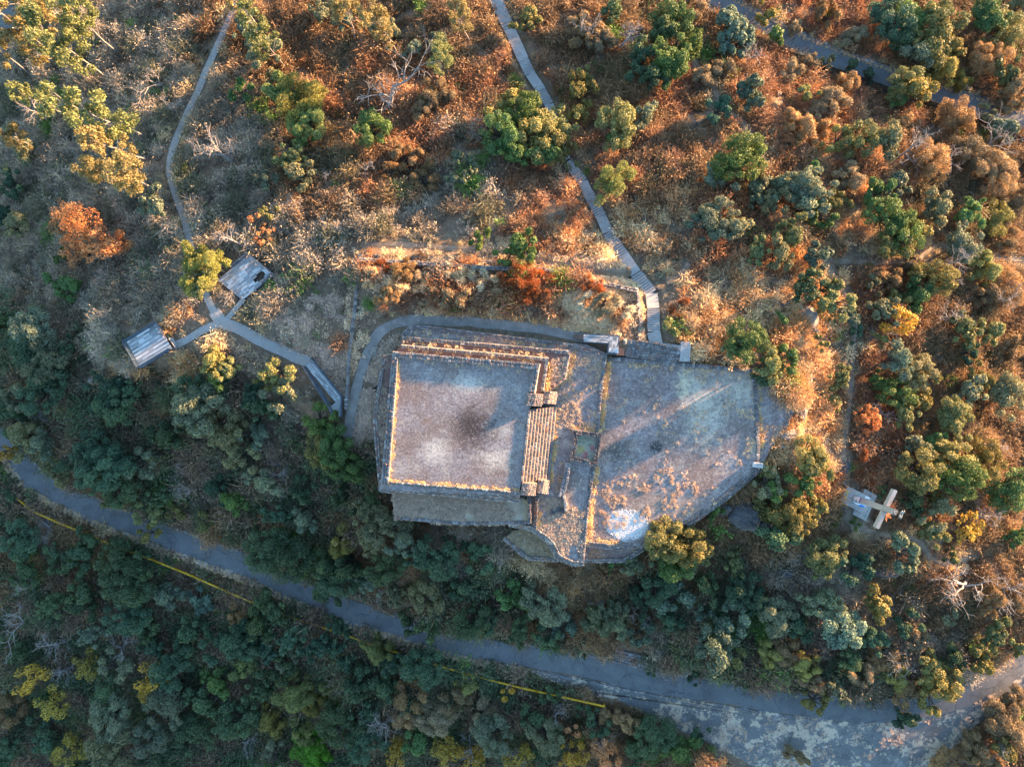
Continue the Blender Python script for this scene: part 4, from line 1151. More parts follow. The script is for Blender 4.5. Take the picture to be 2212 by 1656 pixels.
ROCKS = [ # x, y, rx, ry (frame), height m, kind, label
 (1612,1108,44,36,2.4,'d',"broad black rock mass under the plaza's slanting edge"),
 (1560,1098,26,15,1.6,'d',"black rock ledge left of the broad rock mass"),
 (1655,1128,20,22,1.6,'d',"black rock at the right end of the rock mass"),
 (1700,938,22,14,1.1,'t',"pale rock shelf just below the plaza's pointed end"),
 (1728,880,14,34,1.2,'t',"tall pale rock rib right of the plaza's point"),
 (1742,830,12,26,1.2,'t',"pale rock rib beside the pointed plaza rim, upper one"),
 (1690,962,18,12,1.0,'t',"warm pale rock between the plaza point and the green trees"),
 (1730,1010,16,20,1.5,'d',"dark cleft rock between the two lit trees right of the plaza"),
 (1758,716,12,10,0.9,'d',"round grey boulder in the dry gully right of the trees"),
 (1692,658,14,12,1.0,'d',"dark boulder above the dry gully"),
 (1745,700,22,34,0.8,'t',"smooth pale bedrock in the dry gully"),
 (1820,1008,20,14,0.4,'d',"flat blue-grey rock in the clearing above the plinth"),
 (1815,1105,12,14,0.4,'d',"flat dark rocks below the plinth"),
 (1632,262,9,7,0.7,'t',"small pale boulder beside the thin upper trail"),
 (1668,345,10,8,0.8,'t',"pale boulder at the lower end of the thin upper trail"),
 (1680,205,7,6,0.7,'t',"small pale rock in the shaded scrub near the picket fence"),
 (1905,1232,36,16,2.0,'d',"dark rock standing in for the dark cavity below the cross clearing"),  # added rock; its dark colour replaces the gloom of a cavity
 (1690,1232,22,14,1.8,'d',"dark rock standing in for the dark cave below the lit trees"),  # added rock; its dark colour replaces the gloom of a cave
 (212,822,16,12,1.5,'t',"pale cliff rock below the far left deck"),
 (252,832,22,9,1.6,'t',"pale cliff edge under the dry grass slope by the left deck"),
 (1285,1302,22,10,0.9,'t',"pale rock lip at the tip of the grassy spur above the road"),
 (1090,1250,18,10,1.0,'t',"pale rock in the brown grass under the court walls"),
 (1340,1290,10,8,0.8,'t',"small pale rock right of the grassy spur's lip"),
 (1349,738,5,6,0.6,'t',"pale upright stone beside the boardwalk steps"),
 (808,760,10,12,0.6,'t',"heap of grey rubble in the bend of the dirt path"),
 (1421,624,7,5,0.5,'d',"grey stone beside the stairway's bend"),
]
for x, y, rx, ry, hh, kd, lab in ROCKS:
    X, Y, Z = ground_hit(np.array([float(x)]), np.array([float(y)]), gz)
    zz = float(gz(X, Y)[0]); k = (H - zz) / FPX
    o = obj("boulder", (BD if kd == 'd' else BT)[rng.randint(4)], None, (X[0], Y[0], zz + hh * 0.1), (0, 0, 0.0), (rx * k, ry * k, hh * 0.8))
    prop(o, lab, "rock")
# white block on the kerb of the plaza
c0 = U(1637, 1004, -4.1)
e = empty("concrete_block", tuple(c0 - Vector((0, 0, 0.4))))
def simple_box(name, par, c, s, mat, rz=0.0):
    bm = bmesh.new(); bmesh.ops.create_cube(bm, size=1.0)
    bmesh.ops.scale(bm, vec=s, verts=bm.verts[:]); bmesh.ops.bevel(bm, geom=bm.edges[:], offset=min(s) * 0.12, segments=1, affect='EDGES')
    me_ = bpy.data.meshes.new(name); bm.to_mesh(me_); bm.free(); me_.materials.append(mat)
    return obj(name, me_, par, c, (0, 0, rz))
simple_box("block", e, Vector((0, 0, 0.35)), (1.4, 0.7, 0.55), MAT['paleblock'], R(-6)); simple_box("inset", e, Vector((0.1, 0, 0.66)), (0.7, 0.35, 0.05), MAT['concrete'], R(-6))
prop(e, "white concrete block on the plaza kerb above the black rock", "block")

# ------------------------------------------------------------------ the visitor by the left wall
def person(fx_, fy_, z):
    p = U(fx_, fy_, z)
    e = empty("person", tuple(p))
    J = dict(pel=(0, 0, .95), sp=(0, .02, 1.2), ch=(0, .05, 1.42), nk=(0, .08, 1.55), hp1=(.11, 0, .9), kn1=(.13, .05, .5), an1=(.14, -.03, .08), ft1=(.15, .14, .04),
             hp2=(-.11, 0, .9), kn2=(-.14, .02, .5), an2=(-.16, -.08, .08), ft2=(-.17, .1, .04), s1=(.2, .04, 1.42), e1=(.44, .12, 1.28), w1=(.66, .24, 1.3), s2=(-.2, .06, 1.42), e2=(-.36, .02, 1.17), w2=(-.42, .2, 1.08))
    K = list(J); E = [('pel', 'sp'), ('sp', 'ch'), ('ch', 'nk'), ('pel', 'hp1'), ('hp1', 'kn1'), ('kn1', 'an1'), ('an1', 'ft1'), ('pel', 'hp2'), ('hp2', 'kn2'), ('kn2', 'an2'), ('an2', 'ft2'), ('ch', 's1'), ('s1', 'e1'), ('e1', 'w1'), ('ch', 's2'), ('s2', 'e2'), ('e2', 'w2')]
    rad = dict(pel=.17, sp=.16, ch=.18, nk=.07, hp1=.12, kn1=.08, an1=.06, ft1=.05, hp2=.12, kn2=.08, an2=.06, ft2=.05, s1=.1, e1=.07, w1=.05, s2=.1, e2=.07, w2=.05)
    me_ = bpy.data.meshes.new("body"); me_.from_pydata([J[k] for k in K], [(K.index(a), K.index(b)) for a, b in E], [])
    b = obj("body", me_, e)
    md = b.modifiers.new("skin", 'SKIN'); b.modifiers.new("sub", 'SUBSURF').levels = 2; b.modifiers["sub"].render_levels = 2
    for i, k in enumerate(K):
        sv = me_.skin_vertices[0].data[i]; sv.radius = (rad[k], rad[k]); sv.use_root = (i == 0)
    me_.materials.append(MAT['cloth'])
    for nm, c, r_, m, sc in (("head", (0, .12, 1.68), .11, MAT['skin'], (0.85, 1, 1.2)), ("hair", (0, .10, 1.715), .118, MAT['hair'], (0.9, 1.02, 1.05))):
        bm = bmesh.new(); bmesh.ops.create_uvsphere(bm, u_segments=16, v_segments=12, radius=r_)
        for v in bm.verts:
            v.co.x *= sc[0]; v.co.y *= sc[1]; v.co.z *= sc[2]
            if nm == "head" and v.co.y > 0.06 and abs(v.co.x) < 0.03 and abs(v.co.z) < 0.03: v.co.y += 0.025
            if nm == "hair" and v.co.y > 0.05 and v.co.z < 0.06: v.co.y = 0.05
        hm = bpy.data.meshes.new(nm); bm.to_mesh(hm); bm.free(); hm.materials.append(m)
        hm.polygons.foreach_set("use_smooth", [True] * len(hm.polygons))
        obj(nm, hm, e, c)
    for sgn, w, dd in ((1, Vector(J['w1']), Vector((.75, .5, .05))), (-1, Vector(J['w2']), Vector((-.1, .9, -.2)))):
        dd.normalize(); sd = dd.cross(Vector((0, 0, 1))).normalized()
        hd = obj("hand", tube_mesh("palm", [w, w + dd * .05, w + dd * .1], [.03, .042, .036], MAT['skin'], Vector()), e)
        for f_ in range(4):
            a = w + dd * .095 + sd * (f_ - 1.5) * .02; L = (.065, .075, .07, .055)[f_]
            obj("finger", tube_mesh("finger", [a, a + dd * L * .55, a + dd * L - Vector((0, 0, .02))], [.0095, .009, .007], MAT['skin'], Vector(), 6), hd)
        a = w + dd * .04 + sd * sgn * -.035
        obj("finger", tube_mesh("thumb", [a, a + dd * .03 + sd * sgn * -.025, a + dd * .06 + sd * sgn * -.03], [.011, .01, .008], MAT['skin'], Vector(), 6), hd)
    e.rotation_euler = (0, 0, R(28))
    prop(e, "person in dark clothes standing in the grass left of the platform, arm out", "person")
    return e
person(814, 838, float(gz(U(814, 838, -4)[0], U(814, 838, -4)[1])))

# ------------------------------------------------------------------ foliage building blocks
def cards_mesh(name, P, N, L, Wd, tone, mat, bend=0.0, T=None):
    """many small leaf faces: positions, normals, length, width, tone (0..1)"""
    n = len(P)
    rnd = rng.normal(size=(n, 3)) if T is None else T
    T_ = rnd - (rnd * N).sum(1, keepdims=True) * N
    T_ /= np.linalg.norm(T_, axis=1, keepdims=True) + 1e-9
    B = np.cross(N, T_)
    l = L[:, None] / 2; w = Wd[:, None] / 2
    v = np.empty((n, 4, 3))
    v[:, 0] = P - T_ * l; v[:, 1] = P + B * w + T_ * l * 0.1 - N * (bend * l); v[:, 2] = P + T_ * l - N * (bend * 2 * l); v[:, 3] = P - B * w + T_ * l * 0.1 - N * (bend * l)
    me_ = bpy.data.meshes.new(name)
    me_.vertices.add(n * 4); me_.vertices.foreach_set("co", v.ravel())
    li = np.arange(n * 4)
    me_.loops.add(n * 4); me_.loops.foreach_set("vertex_index", li)
    me_.polygons.add(n); me_.polygons.foreach_set("loop_start", np.arange(0, n * 4, 4)); me_.polygons.foreach_set("loop_total", np.full(n, 4))
    at = me_.attributes.new("tone", 'FLOAT', 'FACE'); at.data.foreach_set("value", tone.astype(np.float32))
    me_.materials.append(mat); me_.update(calc_edges=True)
    return me_

def unit(v): return v / (np.linalg.norm(v, axis=-1, keepdims=True) + 1e-9)

def lobes_for(rs, ref, n, zsq=0.62, style='round'):
    out = []
    for i in range(n):
        for _ in range(30):
            a = rs.uniform(0, 6.283); rr = math.sqrt(rs.uniform(0, 1)) * 0.86
            z = rs.uniform(-0.35, 0.55) * (1 - rr * 0.7)
            lr = rs.uniform(0.15, 0.38) * (1.12 - 0.4 * rr)
            if style == 'tall': z = rs.uniform(-0.9, 0.9); rr *= 0.75
            c = np.array([rr * math.cos(a), rr * math.sin(a), z])
            if all(np.linalg.norm(c - q[0]) > 0.62 * min(lr, q[1]) for q in out): break
        out.append((c, lr))
    return [(c * ref * np.array([1, 1, zsq / 0.62]), lr * ref) for c, lr in out]

def crown(seed, ref, nl, ncard, leaf, style='leafy', mat=None):
    rs = np.random.RandomState(seed)
    lb = lobes_for(rs, ref, nl, style='tall' if style == 'tall' else 'round')
    wts = np.array([l[1] ** 2 for l in lb]); wts /= wts.sum()
    Ps, Ns, To = [], [], []
    Ts = []
    for (c, lr), w in zip(lb, wts):
        k = int(ncard * w)
        d = unit(rs.normal(size=(k, 3)) + np.array([0, 0, 0.45]))
        wob = 1 + 0.22 * (vnoise(d[:, 0] * 2.3 + seed, d[:, 1] * 2.3 + d[:, 2]) - 0.5) * 2
        rad = lr * wob * (rs.uniform(0.72, 1.04, k) if style != 'vine' else rs.uniform(0.8, 1.12, k)) * (rs.uniform(0.2, 1.0, k) if style == 'brush' else 1)
        p = c + d * rad[:, None] * np.array([1, 1, 0.85])
        nn = unit(d + rs.normal(size=(k, 3)) * (0.55 if style != 'vine' else 0.45))
        lt = rs.uniform(-0.14, 0.14)
        Ps.append(p); Ns.append(nn); To.append(np.clip(0.42 + lt + rs.normal(0, 0.17, k), 0, 1))
        down = np.stack([d[:, 0] * 0.6, d[:, 1] * 0.6, -np.ones(k)], 1) + rs.normal(size=(k, 3)) * 0.45
        Ts.append(down)
    P = np.vstack(Ps); N = np.vstack(Ns); tone = np.concatenate(To); T = np.vstack(Ts)
    n = len(P)
    if style == 'vine':
        L = rs.uniform(1.3, 2.8, n) * leaf; W = rs.uniform(0.18, 0.4, n) * leaf
        return cards_mesh("crown", P, N, L, W, tone, mat or MAT['leaf'], 0.15, T), lb
    if style == 'brush':
        L = rs.uniform(1.6, 4.0, n) * leaf; W = rs.uniform(0.14, 0.3, n) * leaf
        T = np.stack([N[:, 0], N[:, 1], np.abs(N[:, 2]) + 0.4], 1) + rs.normal(size=(n, 3)) * 0.35; N2 = unit(np.cross(T, rs.normal(size=(n, 3))))
        return cards_mesh("crown", P, N2, L, W, np.clip(tone + 0.1 * (P[:, 2] / ref), 0, 1), mat or MAT['leaf'], 0.12, T), lb
    if style == 'fine':
        L = rs.uniform(0.9, 1.7, n) * leaf; W = rs.uniform(0.25, 0.45, n) * leaf
        T = N * 0.9 + rs.normal(size=(n, 3)) * 0.5; N2 = unit(np.cross(T, rs.normal(size=(n, 3))))
        return cards_mesh("crown", P, N2, L, W, tone, mat or MAT['leaf'], 0.05, T), lb
    L = rs.uniform(0.75, 1.35, n) * leaf; W = L * rs.uniform(0.5, 0.75, n)
    return cards_mesh("crown", P, N, L, W, tone, mat or MAT['leaf'], 0.1), lb

def limb_mesh(name, segs, mat, sides=5):
    """segs: list of (points, radii)"""
    v = []; f = []
    for pts, rad in segs:
        k = len(v); n = len(pts)
        for i, p in enumerate(pts):
            p = Vector(p); d = (Vector(pts[min(n - 1, i + 1)]) - Vector(pts[max(0, i - 1)]))
            if d.length < 1e-6: d = Vector((0, 0, 1))
            d.normalize()
            s = d.cross(Vector((0.31, 0.95, 0.05))).normalized(); t = s.cross(d)
            for q in range(sides):
                a = 6.2832 * q / sides
                v.append(p + (s * math.cos(a) + t * math.sin(a)) * rad[i])
        for i in range(n - 1):
            for q in range(sides):
                f.append((k + i * sides + q, k + i * sides + (q + 1) % sides, k + (i + 1) * sides + (q + 1) % sides, k + (i + 1) * sides + q))
    return mesh(name, v, f, mat, True)

def trunk_for(seed, ref, lb, hc, mat=None):
    """trunk from the ground (z=-hc) with a limb to each lobe; crown centre at z=0"""
    rs = np.random.RandomState(seed + 99)
    fork = np.array([rs.uniform(-.1, .1) * ref, rs.uniform(-.1, .1) * ref, -0.45 * ref])
    segs = [([(0, 0, -hc - 1.2), (0.03 * ref, 0, -hc * 0.6 - 0.2 * ref), tuple(fork)], [0.10 * ref, 0.075 * ref, 0.055 * ref])]
    for c, lr in lb:
        m = fork * 0.5 + c * 0.5 + rs.normal(size=3) * 0.05 * ref
        segs.append(([tuple(fork), tuple(m), tuple(c * 0.98), tuple(c + unit(c + np.array([0, 0, .3])) * lr * 0.8)], [0.04 * ref, 0.026 * ref, 0.014 * ref, 0.004 * ref]))
    return limb_mesh("trunk", segs, mat or MAT['bark'])

# shared crown/trunk meshes per style and size class; hc = height of the crown centre over the ground (in ref units)
SIZES = {'S': 1.4, 'M': 2.6, 'L': 4.6}
SPEC = {  # style: {size: (lobes, cards)}, leaf size, crown height factor
 'leafy': ({'S': (6, 1000), 'M': (13, 3000), 'L': (26, 8200)}, 0.30, 1.15),
 'fine': ({'S': (6, 1400), 'M': (12, 4200), 'L': (24, 11000)}, 0.34, 1.15),
 'vine': ({'S': (7, 1300), 'M': (15, 3800), 'L': (26, 9000)}, 0.30, 0.75),
 'brush': ({'S': (8, 900), 'M': (16, 2600), 'L': (26, 6000)}, 0.30, 0.55),
 'sparse': ({'S': (6, 380), 'M': (14, 1000), 'L': (26, 2600)}, 0.28, 1.2),
 'shiny': ({'S': (6, 800), 'M': (13, 2300), 'L': (26, 6200)}, 0.40, 1.1),
}
LIB = {}
def lib(style, size):
    key = (style, size)
    if key not in LIB:
        spec, leaf, hf = SPEC[style]
        ref = SIZES[size]; nl, nc = spec[size]; lst = []
        for i in range(5):
            sd = abs(hash(style + size)) % 1000 if False else (sum(ord(ch) for ch in style + size) * 7 + i * 131)
            st = {'shiny': 'leafy', 'sparse': 'leafy'}.get(style, style)
            me_, lb = crown(sd, ref, nl, nc, leaf, st)
            lst.append((me_, trunk_for(sd, ref, lb, hf * ref)))
        LIB[key] = lst
    return LIB[key]

KIND = { # code: (style, colour, object name, look words, category)
 'D': ('leafy', (0.075, 0.128, 0.072), "dark_green_tree", "dark green tree", "tree"),  # shade on these crowns is put into the darker leaf colour
 'G': ('leafy', (0.11, 0.185, 0.06), "green_tree", "mid green tree", "tree"),
 'O': ('leafy', (0.205, 0.20, 0.075), "olive_tree", "olive-yellow tree", "tree"),  # yellow of sunlit crowns is put into the leaf colour
 'Y': ('fine', (0.22, 0.255, 0.085), "feathery_tree", "feathery yellow-green tree", "tree"),
 'B': ('leafy', (0.18, 0.20, 0.125), "grey_green_tree", "grey-green tree", "tree"),
 'H': ('shiny', (0.15, 0.20, 0.14), "shiny_leaved_tree", "shiny grey-green tree", "tree"),
 'V': ('vine', (0.29, 0.215, 0.125), "vine_covered_bush", "bush draped in tan dry vines", "bush"),
 'W': ('vine', (0.27, 0.265, 0.09), "vine_covered_bush", "bush draped in yellow-green vines", "bush"),
 'P': ('sparse', (0.52, 0.25, 0.11), "dry_leaved_tree", "tree with pinkish orange dry leaves", "tree"),
 'A': ('sparse', (0.38, 0.27, 0.05), "golden_tree", "thin tree with golden leaves", "tree"),
 'S': ('brush', (0.66, 0.56, 0.40), "straw_bush", "pale straw-coloured bush", "bush"),
 'R': ('brush', (0.36, 0.14, 0.06), "rust_bush", "dense rust-brown bush", "bush"),
 'T': ('brush', (0.15, 0.20, 0.075), "grass_tussock", "tall green grass tussock", "grass"),
 'L': ('vine', (0.13, 0.30, 0.03), "vine_covered_bush", "bush of bright green vines", "bush"),
}
TREES = [ # frame x, y, radius, kind
 # upper left
 (518,193,25,'G'),(390,374,20,'O'),(342,439,34,'B'),(62,330,28,'B'),(30,400,30,'D'),
 (530,60,30,'B'),(575,110,36,'B'),(590,175,26,'B'),
 # top middle
 (612,205,36,'Y'),(645,225,50,'Y'),(672,275,38,'Y'),(660,305,22,'G'),(808,292,38,'G'),(620,345,30,'O'),(640,378,34,'B'),(580,398,24,'B'),
 (878,345,28,'V'),(912,352,25,'V'),(912,392,27,'V'),(845,372,20,'V'),(1000,360,28,'H'),(995,385,22,'H'),
 (828,50,30,'B'),(700,30,28,'B'),(738,45,24,'B'),(953,95,24,'B'),(940,200,34,'V'),(912,240,26,'V'),(880,110,24,'B'),
 (1085,235,36,'O'),(1135,240,40,'G'),(1085,285,42,'G'),(1150,290,50,'O'),(1212,262,38,'O'),(1215,315,38,'O'),(1175,335,34,'G'),(1105,330,34,'G'),
 (1253,205,34,'O'),(1250,245,26,'O'),(1258,172,22,'O'),(1335,278,42,'O'),(1383,248,28,'B'),(1325,300,24,'G'),(1321,390,38,'Y'),(1131,45,30,'O'),
 (1455,55,44,'G'),(1415,85,36,'D'),(1480,100,30,'G'),(1440,115,42,'G'),(1385,140,36,'D'),(1400,175,30,'D'),(1430,160,32,'G'),(1322,25,26,'D'),(1270,75,34,'V'),(1300,90,30,'V'),(1255,55,28,'V'),(1500,20,28,'V'),
 (1578,60,36,'H'),(1592,90,30,'H'),(1565,95,24,'H'),(1626,200,34,'H'),(1545,240,28,'D'),(1588,345,48,'G'),(1560,375,34,'B'),(1625,375,34,'B'),(1650,400,36,'H'),
 (1530,165,28,'V'),(1562,155,26,'V'),(1660,25,24,'O'),
 # upper right
 (1675,88,24,'G'),(1925,40,44,'D'),(1975,30,44,'G'),(2005,75,50,'O'),(2030,50,38,'O'),(1990,115,36,'B'),(1950,75,34,'D'),(2045,100,30,'O'),
 (2134,30,40,'G'),(2165,65,40,'O'),(2195,20,34,'B'),(1836,142,17,'D'),(1870,168,18,'D'),(1950,185,38,'O'),(1975,215,36,'O'),(1930,205,26,'G'),(1985,185,26,'O'),
 (1789,140,18,'B'),(1829,180,27,'V'),(1741,212,22,'O'),(1709,155,28,'V'),(1747,138,22,'V'),(1799,220,30,'V'),(1771,242,26,'V'),(1734,280,36,'V'),(1776,284,22,'V'),
 (1814,305,30,'O'),(1870,295,40,'O'),(1905,310,36,'B'),(1764,362,18,'G'),(1959,270,28,'V'),(2122,252,22,'B'),(2164,268,30,'H'),(2059,250,40,'V'),(2096,335,38,'V'),
 (1746,392,42,'B'),(1690,402,32,'B'),(1834,385,34,'V'),(1926,400,34,'B'),(2009,352,38,'V'),(2171,160,34,'O'),(2030,150,36,'W'),(2075,172,22,'W'),(1720,55,18,'V'),(1845,80,26,'V'),(1790,40,30,'V'),(2130,130,40,'V'),(2190,200,36,'V'),(2150,370,44,'V'),(2195,430,40,'V'),
 # left
 (155,470,38,'P'),(190,500,42,'P'),(225,530,36,'P'),(170,540,32,'P'),(260,520,26,'P'),(135,604,34,'G'),(140,556,18,'G'),
 (424,562,34,'Y'),(445,588,38,'Y'),(432,612,32,'O'),(466,572,26,'Y'),(82,714,40,'B'),(87,679,20,'B'),(75,748,40,'D'),(100,785,46,'B'),(130,812,34,'D'),(155,751,20,'D'),(462,785,30,'O'),(490,805,30,'O'),(475,815,26,'G'),
 (8,689,26,'D'),(5,460,26,'D'),(32,489,34,'B'),(560,490,22,'P'),(590,470,20,'O'),(575,515,20,'P'),(212,806,18,'D'),(603,802,34,'O'),(575,822,22,'O'),
 # middle
 (1036,519,22,'G'),(1100,546,26,'G'),(1135,538,34,'G'),(1556,470,42,'B'),(1530,490,34,'B'),(1585,490,30,'B'),(1451,712,24,'O'),(1631,436,20,'H'),(1638,540,28,'O'),(1618,744,42,'G'),(1650,785,34,'O'),(1643,812,22,'D'),(1590,755,26,'B'),(1471,669,24,'R'),(1130,612,38,'R'),(1160,625,30,'R'),(1100,605,26,'R'),(1180,600,22,'R'),(1000,598,24,'S'),(1035,602,24,'S'),(965,592,20,'S'),(1060,612,22,'S'),(870,588,26,'V'),(900,612,26,'S'),(835,640,26,'V'),(860,612,24,'S'),(950,640,24,'V'),(800,600,20,'S'),(1010,650,22,'V'),(820,575,20,'R'),(1280,620,26,'R'),(1310,650,28,'V'),(1265,655,20,'S'),(1340,665,24,'S'),
 # right slope
 (1679,434,30,'B'),(1740,445,36,'B'),(1770,460,30,'G'),(1814,439,26,'O'),(1719,500,36,'O'),(1679,545,34,'B'),(1766,549,28,'H'),
 (1910,480,38,'G'),(1945,500,42,'G'),(1970,490,34,'O'),(1930,535,34,'O'),(1899,426,34,'G'),(2021,446,36,'B'),(2101,471,30,'G'),(2104,434,24,'G'),(2150,475,38,'W'),(2170,510,30,'V'),(2084,521,38,'B'),
 (2064,551,24,'G'),(2121,584,34,'W'),(1924,599,25,'V'),(1961,569,22,'V'),(1891,594,25,'V'),(2015,605,38,'O'),(1985,640,34,'G'),(1739,626,34,'D'),(1779,626,34,'O'),(1805,660,36,'O'),(1838,680,25,'H'),
 (1909,671,36,'B'),(1940,660,26,'O'),(1884,621,20,'B'),(1844,721,18,'D'),(1779,739,18,'O'),(1691,686,15,'G'),(1934,701,36,'A'),(1891,729,20,'O'),(2090,710,36,'O'),(2131,714,30,'O'),(2084,761,22,'D'),(2126,639,32,'V'),
 (1921,784,36,'B'),(1979,804,38,'B'),(1896,819,20,'G'),(1814,814,28,'O'),(1684,776,36,'G'),(2109,814,26,'O'),(2180,620,40,'V'),(2190,740,36,'V'),
 # around the cross
 (1930,850,38,'G'),(1952,892,32,'O'),(1989,843,34,'O'),(1799,873,22,'O'),(1862,890,26,'P'),(1885,910,26,'P'),(2064,900,42,'O'),(2091,838,34,'B'),(2171,865,42,'B'),
 (1975,965,34,'B'),(1985,1005,46,'O'),(2050,985,40,'O'),(2060,1030,44,'G'),(2009,948,28,'G'),(1966,1075,28,'D'),(2025,1075,26,'O'),(2121,998,42,'O'),(2184,1048,42,'G'),(2026,1115,34,'B'),(2016,1150,34,'O'),(2089,1135,36,'A'),
 (1951,1190,36,'H'),(2059,1195,22,'O'),(2196,1163,26,'G'),(1655,1045,34,'B'),(1688,1050,32,'G'),(1670,1015,22,'O'),(1750,980,38,'O'),(1762,1015,34,'O'),(1740,1040,26,'G'),(1676,1110,36,'O'),(1716,1115,38,'O'),(1752,1090,32,'O'),(1674,1158,36,'D'),
 (1784,1195,38,'O'),(1775,1225,30,'O'),(1797,1120,19,'T'),(1847,1131,13,'T'),(1904,1060,12,'G'),(1874,1028,18,'R'),(1929,958,22,'R'),(1880,990,20,'R'),
 # bank above the road, left
 (87,853,46,'D'),(45,848,30,'B'),(225,850,46,'D'),(260,880,40,'D'),(290,850,28,'D'),(370,941,36,'D'),(410,850,38,'D'),(445,880,50,'B'),(487,923,42,'B'),(425,915,36,'D'),
 (215,975,46,'D'),(245,1000,48,'D'),(155,1003,28,'D'),(215,1035,44,'D'),(262,1050,38,'D'),(140,1028,24,'B'),(62,945,36,'B'),(90,965,30,'B'),(15,968,26,'A'),(307,1003,36,'B'),(250,1078,26,'O'),(317,1108,28,'O'),(385,1105,24,'O'),(432,1130,24,'O'),(327,1150,22,'O'),
 (355,1073,26,'D'),(512,1088,28,'G'),(525,978,34,'B'),(540,935,36,'B'),(20,905,34,'D'),(340,985,24,'B'),(470,1060,30,'D'),
 # below the platform
 (603,850,34,'B'),(568,875,30,'D'),(545,858,30,'D'),(690,905,32,'G'),(720,920,24,'G'),(690,960,38,'O'),(725,965,40,'G'),(745,1000,38,'G'),(705,1005,34,'D'),(745,1075,30,'D'),(803,1078,28,'D'),(800,1110,36,'B'),(830,1145,46,'B'),(865,1165,34,'B'),(800,1165,36,'B'),(743,1165,36,'W'),
 (593,1110,28,'D'),(653,1058,28,'D'),(578,1040,36,'B'),(580,1185,44,'D'),(620,1200,44,'D'),(693,1218,34,'D'),(840,1218,38,'D'),(940,1198,42,'D'),(1035,1208,32,'D'),(985,1180,24,'D'),(900,1200,30,'D'),(755,1210,34,'D'),(650,1130,28,'B'),
 (728,1257,40,'D'),(765,1245,30,'D'),(803,1257,30,'B'),(703,1280,28,'D'),(848,1280,28,'B'),(925,1280,38,'B'),(945,1315,30,'B'),(890,1342,28,'D'),(928,1350,34,'D'),(998,1262,30,'D'),(1015,1337,38,'D'),(1055,1345,28,'D'),(1098,1280,30,'G'),
 # slope above the road, right of centre
 (1463,1130,36,'O'),(1435,1165,42,'O'),(1485,1165,44,'O'),(1500,1195,36,'O'),(1455,1210,40,'G'),(1420,1195,30,'D'),(1495,1225,26,'B'),(1541,1120,24,'G'),(1356,1218,26,'H'),(1326,1228,18,'G'),(1588,1223,28,'O'),(1176,1300,42,'B'),(1131,1292,32,'G'),(1126,1355,34,'D'),(1176,1355,30,'D'),(1226,1357,28,'H'),(1253,1390,14,'D'),
 (1295,1330,36,'H'),(1325,1345,34,'H'),(1381,1370,28,'H'),(1418,1267,38,'D'),(1468,1300,36,'H'),(1518,1320,22,'H'),(1576,1330,36,'H'),(1543,1390,44,'H'),(1588,1422,24,'O'),(1488,1422,18,'H'),(1618,1275,38,'D'),(1643,1305,30,'D'),(1380,1300,32,'D'),(1520,1270,30,'D'),(1440,1345,26,'D'),
 (1413,1451,11,'D'),(1491,1467,16,'D'),(1258,1417,9,'D'),(1405,1450,10,'D'),
 # slope above the road, lower right
 (1766,1297,38,'H'),(1814,1347,42,'H'),(1894,1300,34,'O'),(1959,1347,28,'D'),(2039,1325,20,'B'),(1671,1330,38,'B'),(1834,1412,30,'D'),(1759,1515,28,'O'),(1750,1475,28,'V'),(1814,1490,26,'B'),(2005,1440,36,'O'),(2040,1470,40,'O'),(2010,1500,34,'O'),(1951,1540,26,'D'),(1954,1490,28,'V'),(2149,1362,34,'O'),(2116,1417,30,'O'),(2196,1402,20,'O'),(2059,1417,26,'D'),(1984,1380,30,'V'),(1909,1417,34,'V'),(1850,1450,30,'V'),(1700,1400,36,'V'),(1660,1410,30,'W'),(1720,1350,32,'D'),(1880,1370,32,'D'),(1844,1230,36,'D'),(1930,1460,30,'W'),(2196,1285,30,'V'),(2140,1300,30,'V'),(1740,1435,30,'W'),
 # wood below the road
 (8,1065,22,'D'),(37,1160,38,'D'),(60,1195,28,'D'),(195,1158,26,'D'),(155,1188,36,'D'),(118,1210,30,'D'),(250,1212,42,'D'),(307,1224,28,'D'),(175,1262,34,'D'),(270,1262,46,'D'),(175,1310,36,'D'),(275,1325,44,'D'),(110,1305,34,'D'),(200,1367,30,'B'),(357,1285,34,'B'),(432,1295,28,'H'),(325,1397,30,'D'),(375,1442,38,'D'),(425,1355,34,'D'),(515,1328,28,'V'),(525,1380,38,'D'),(522,1440,30,'W'),(475,1467,34,'G'),
 (320,1455,34,'A'),(345,1490,32,'A'),(107,1512,36,'A'),(75,1467,34,'A'),(180,1440,32,'A'),(250,1442,34,'B'),(225,1505,36,'D'),(250,1545,48,'B'),(100,1555,34,'D'),(100,1597,30,'D'),(250,1612,50,'B'),(160,1605,34,'A'),(362,1530,44,'B'),(425,1592,42,'D'),(525,1555,42,'D'),(25,1392,30,'D'),(15,1632,34,'D'),(325,1592,38,'B'),(470,1390,34,'D'),(60,1240,30,'D'),(20,1540,34,'V'),(440,1510,36,'D'),(310,1350,30,'D'),(395,1400,28,'D'),
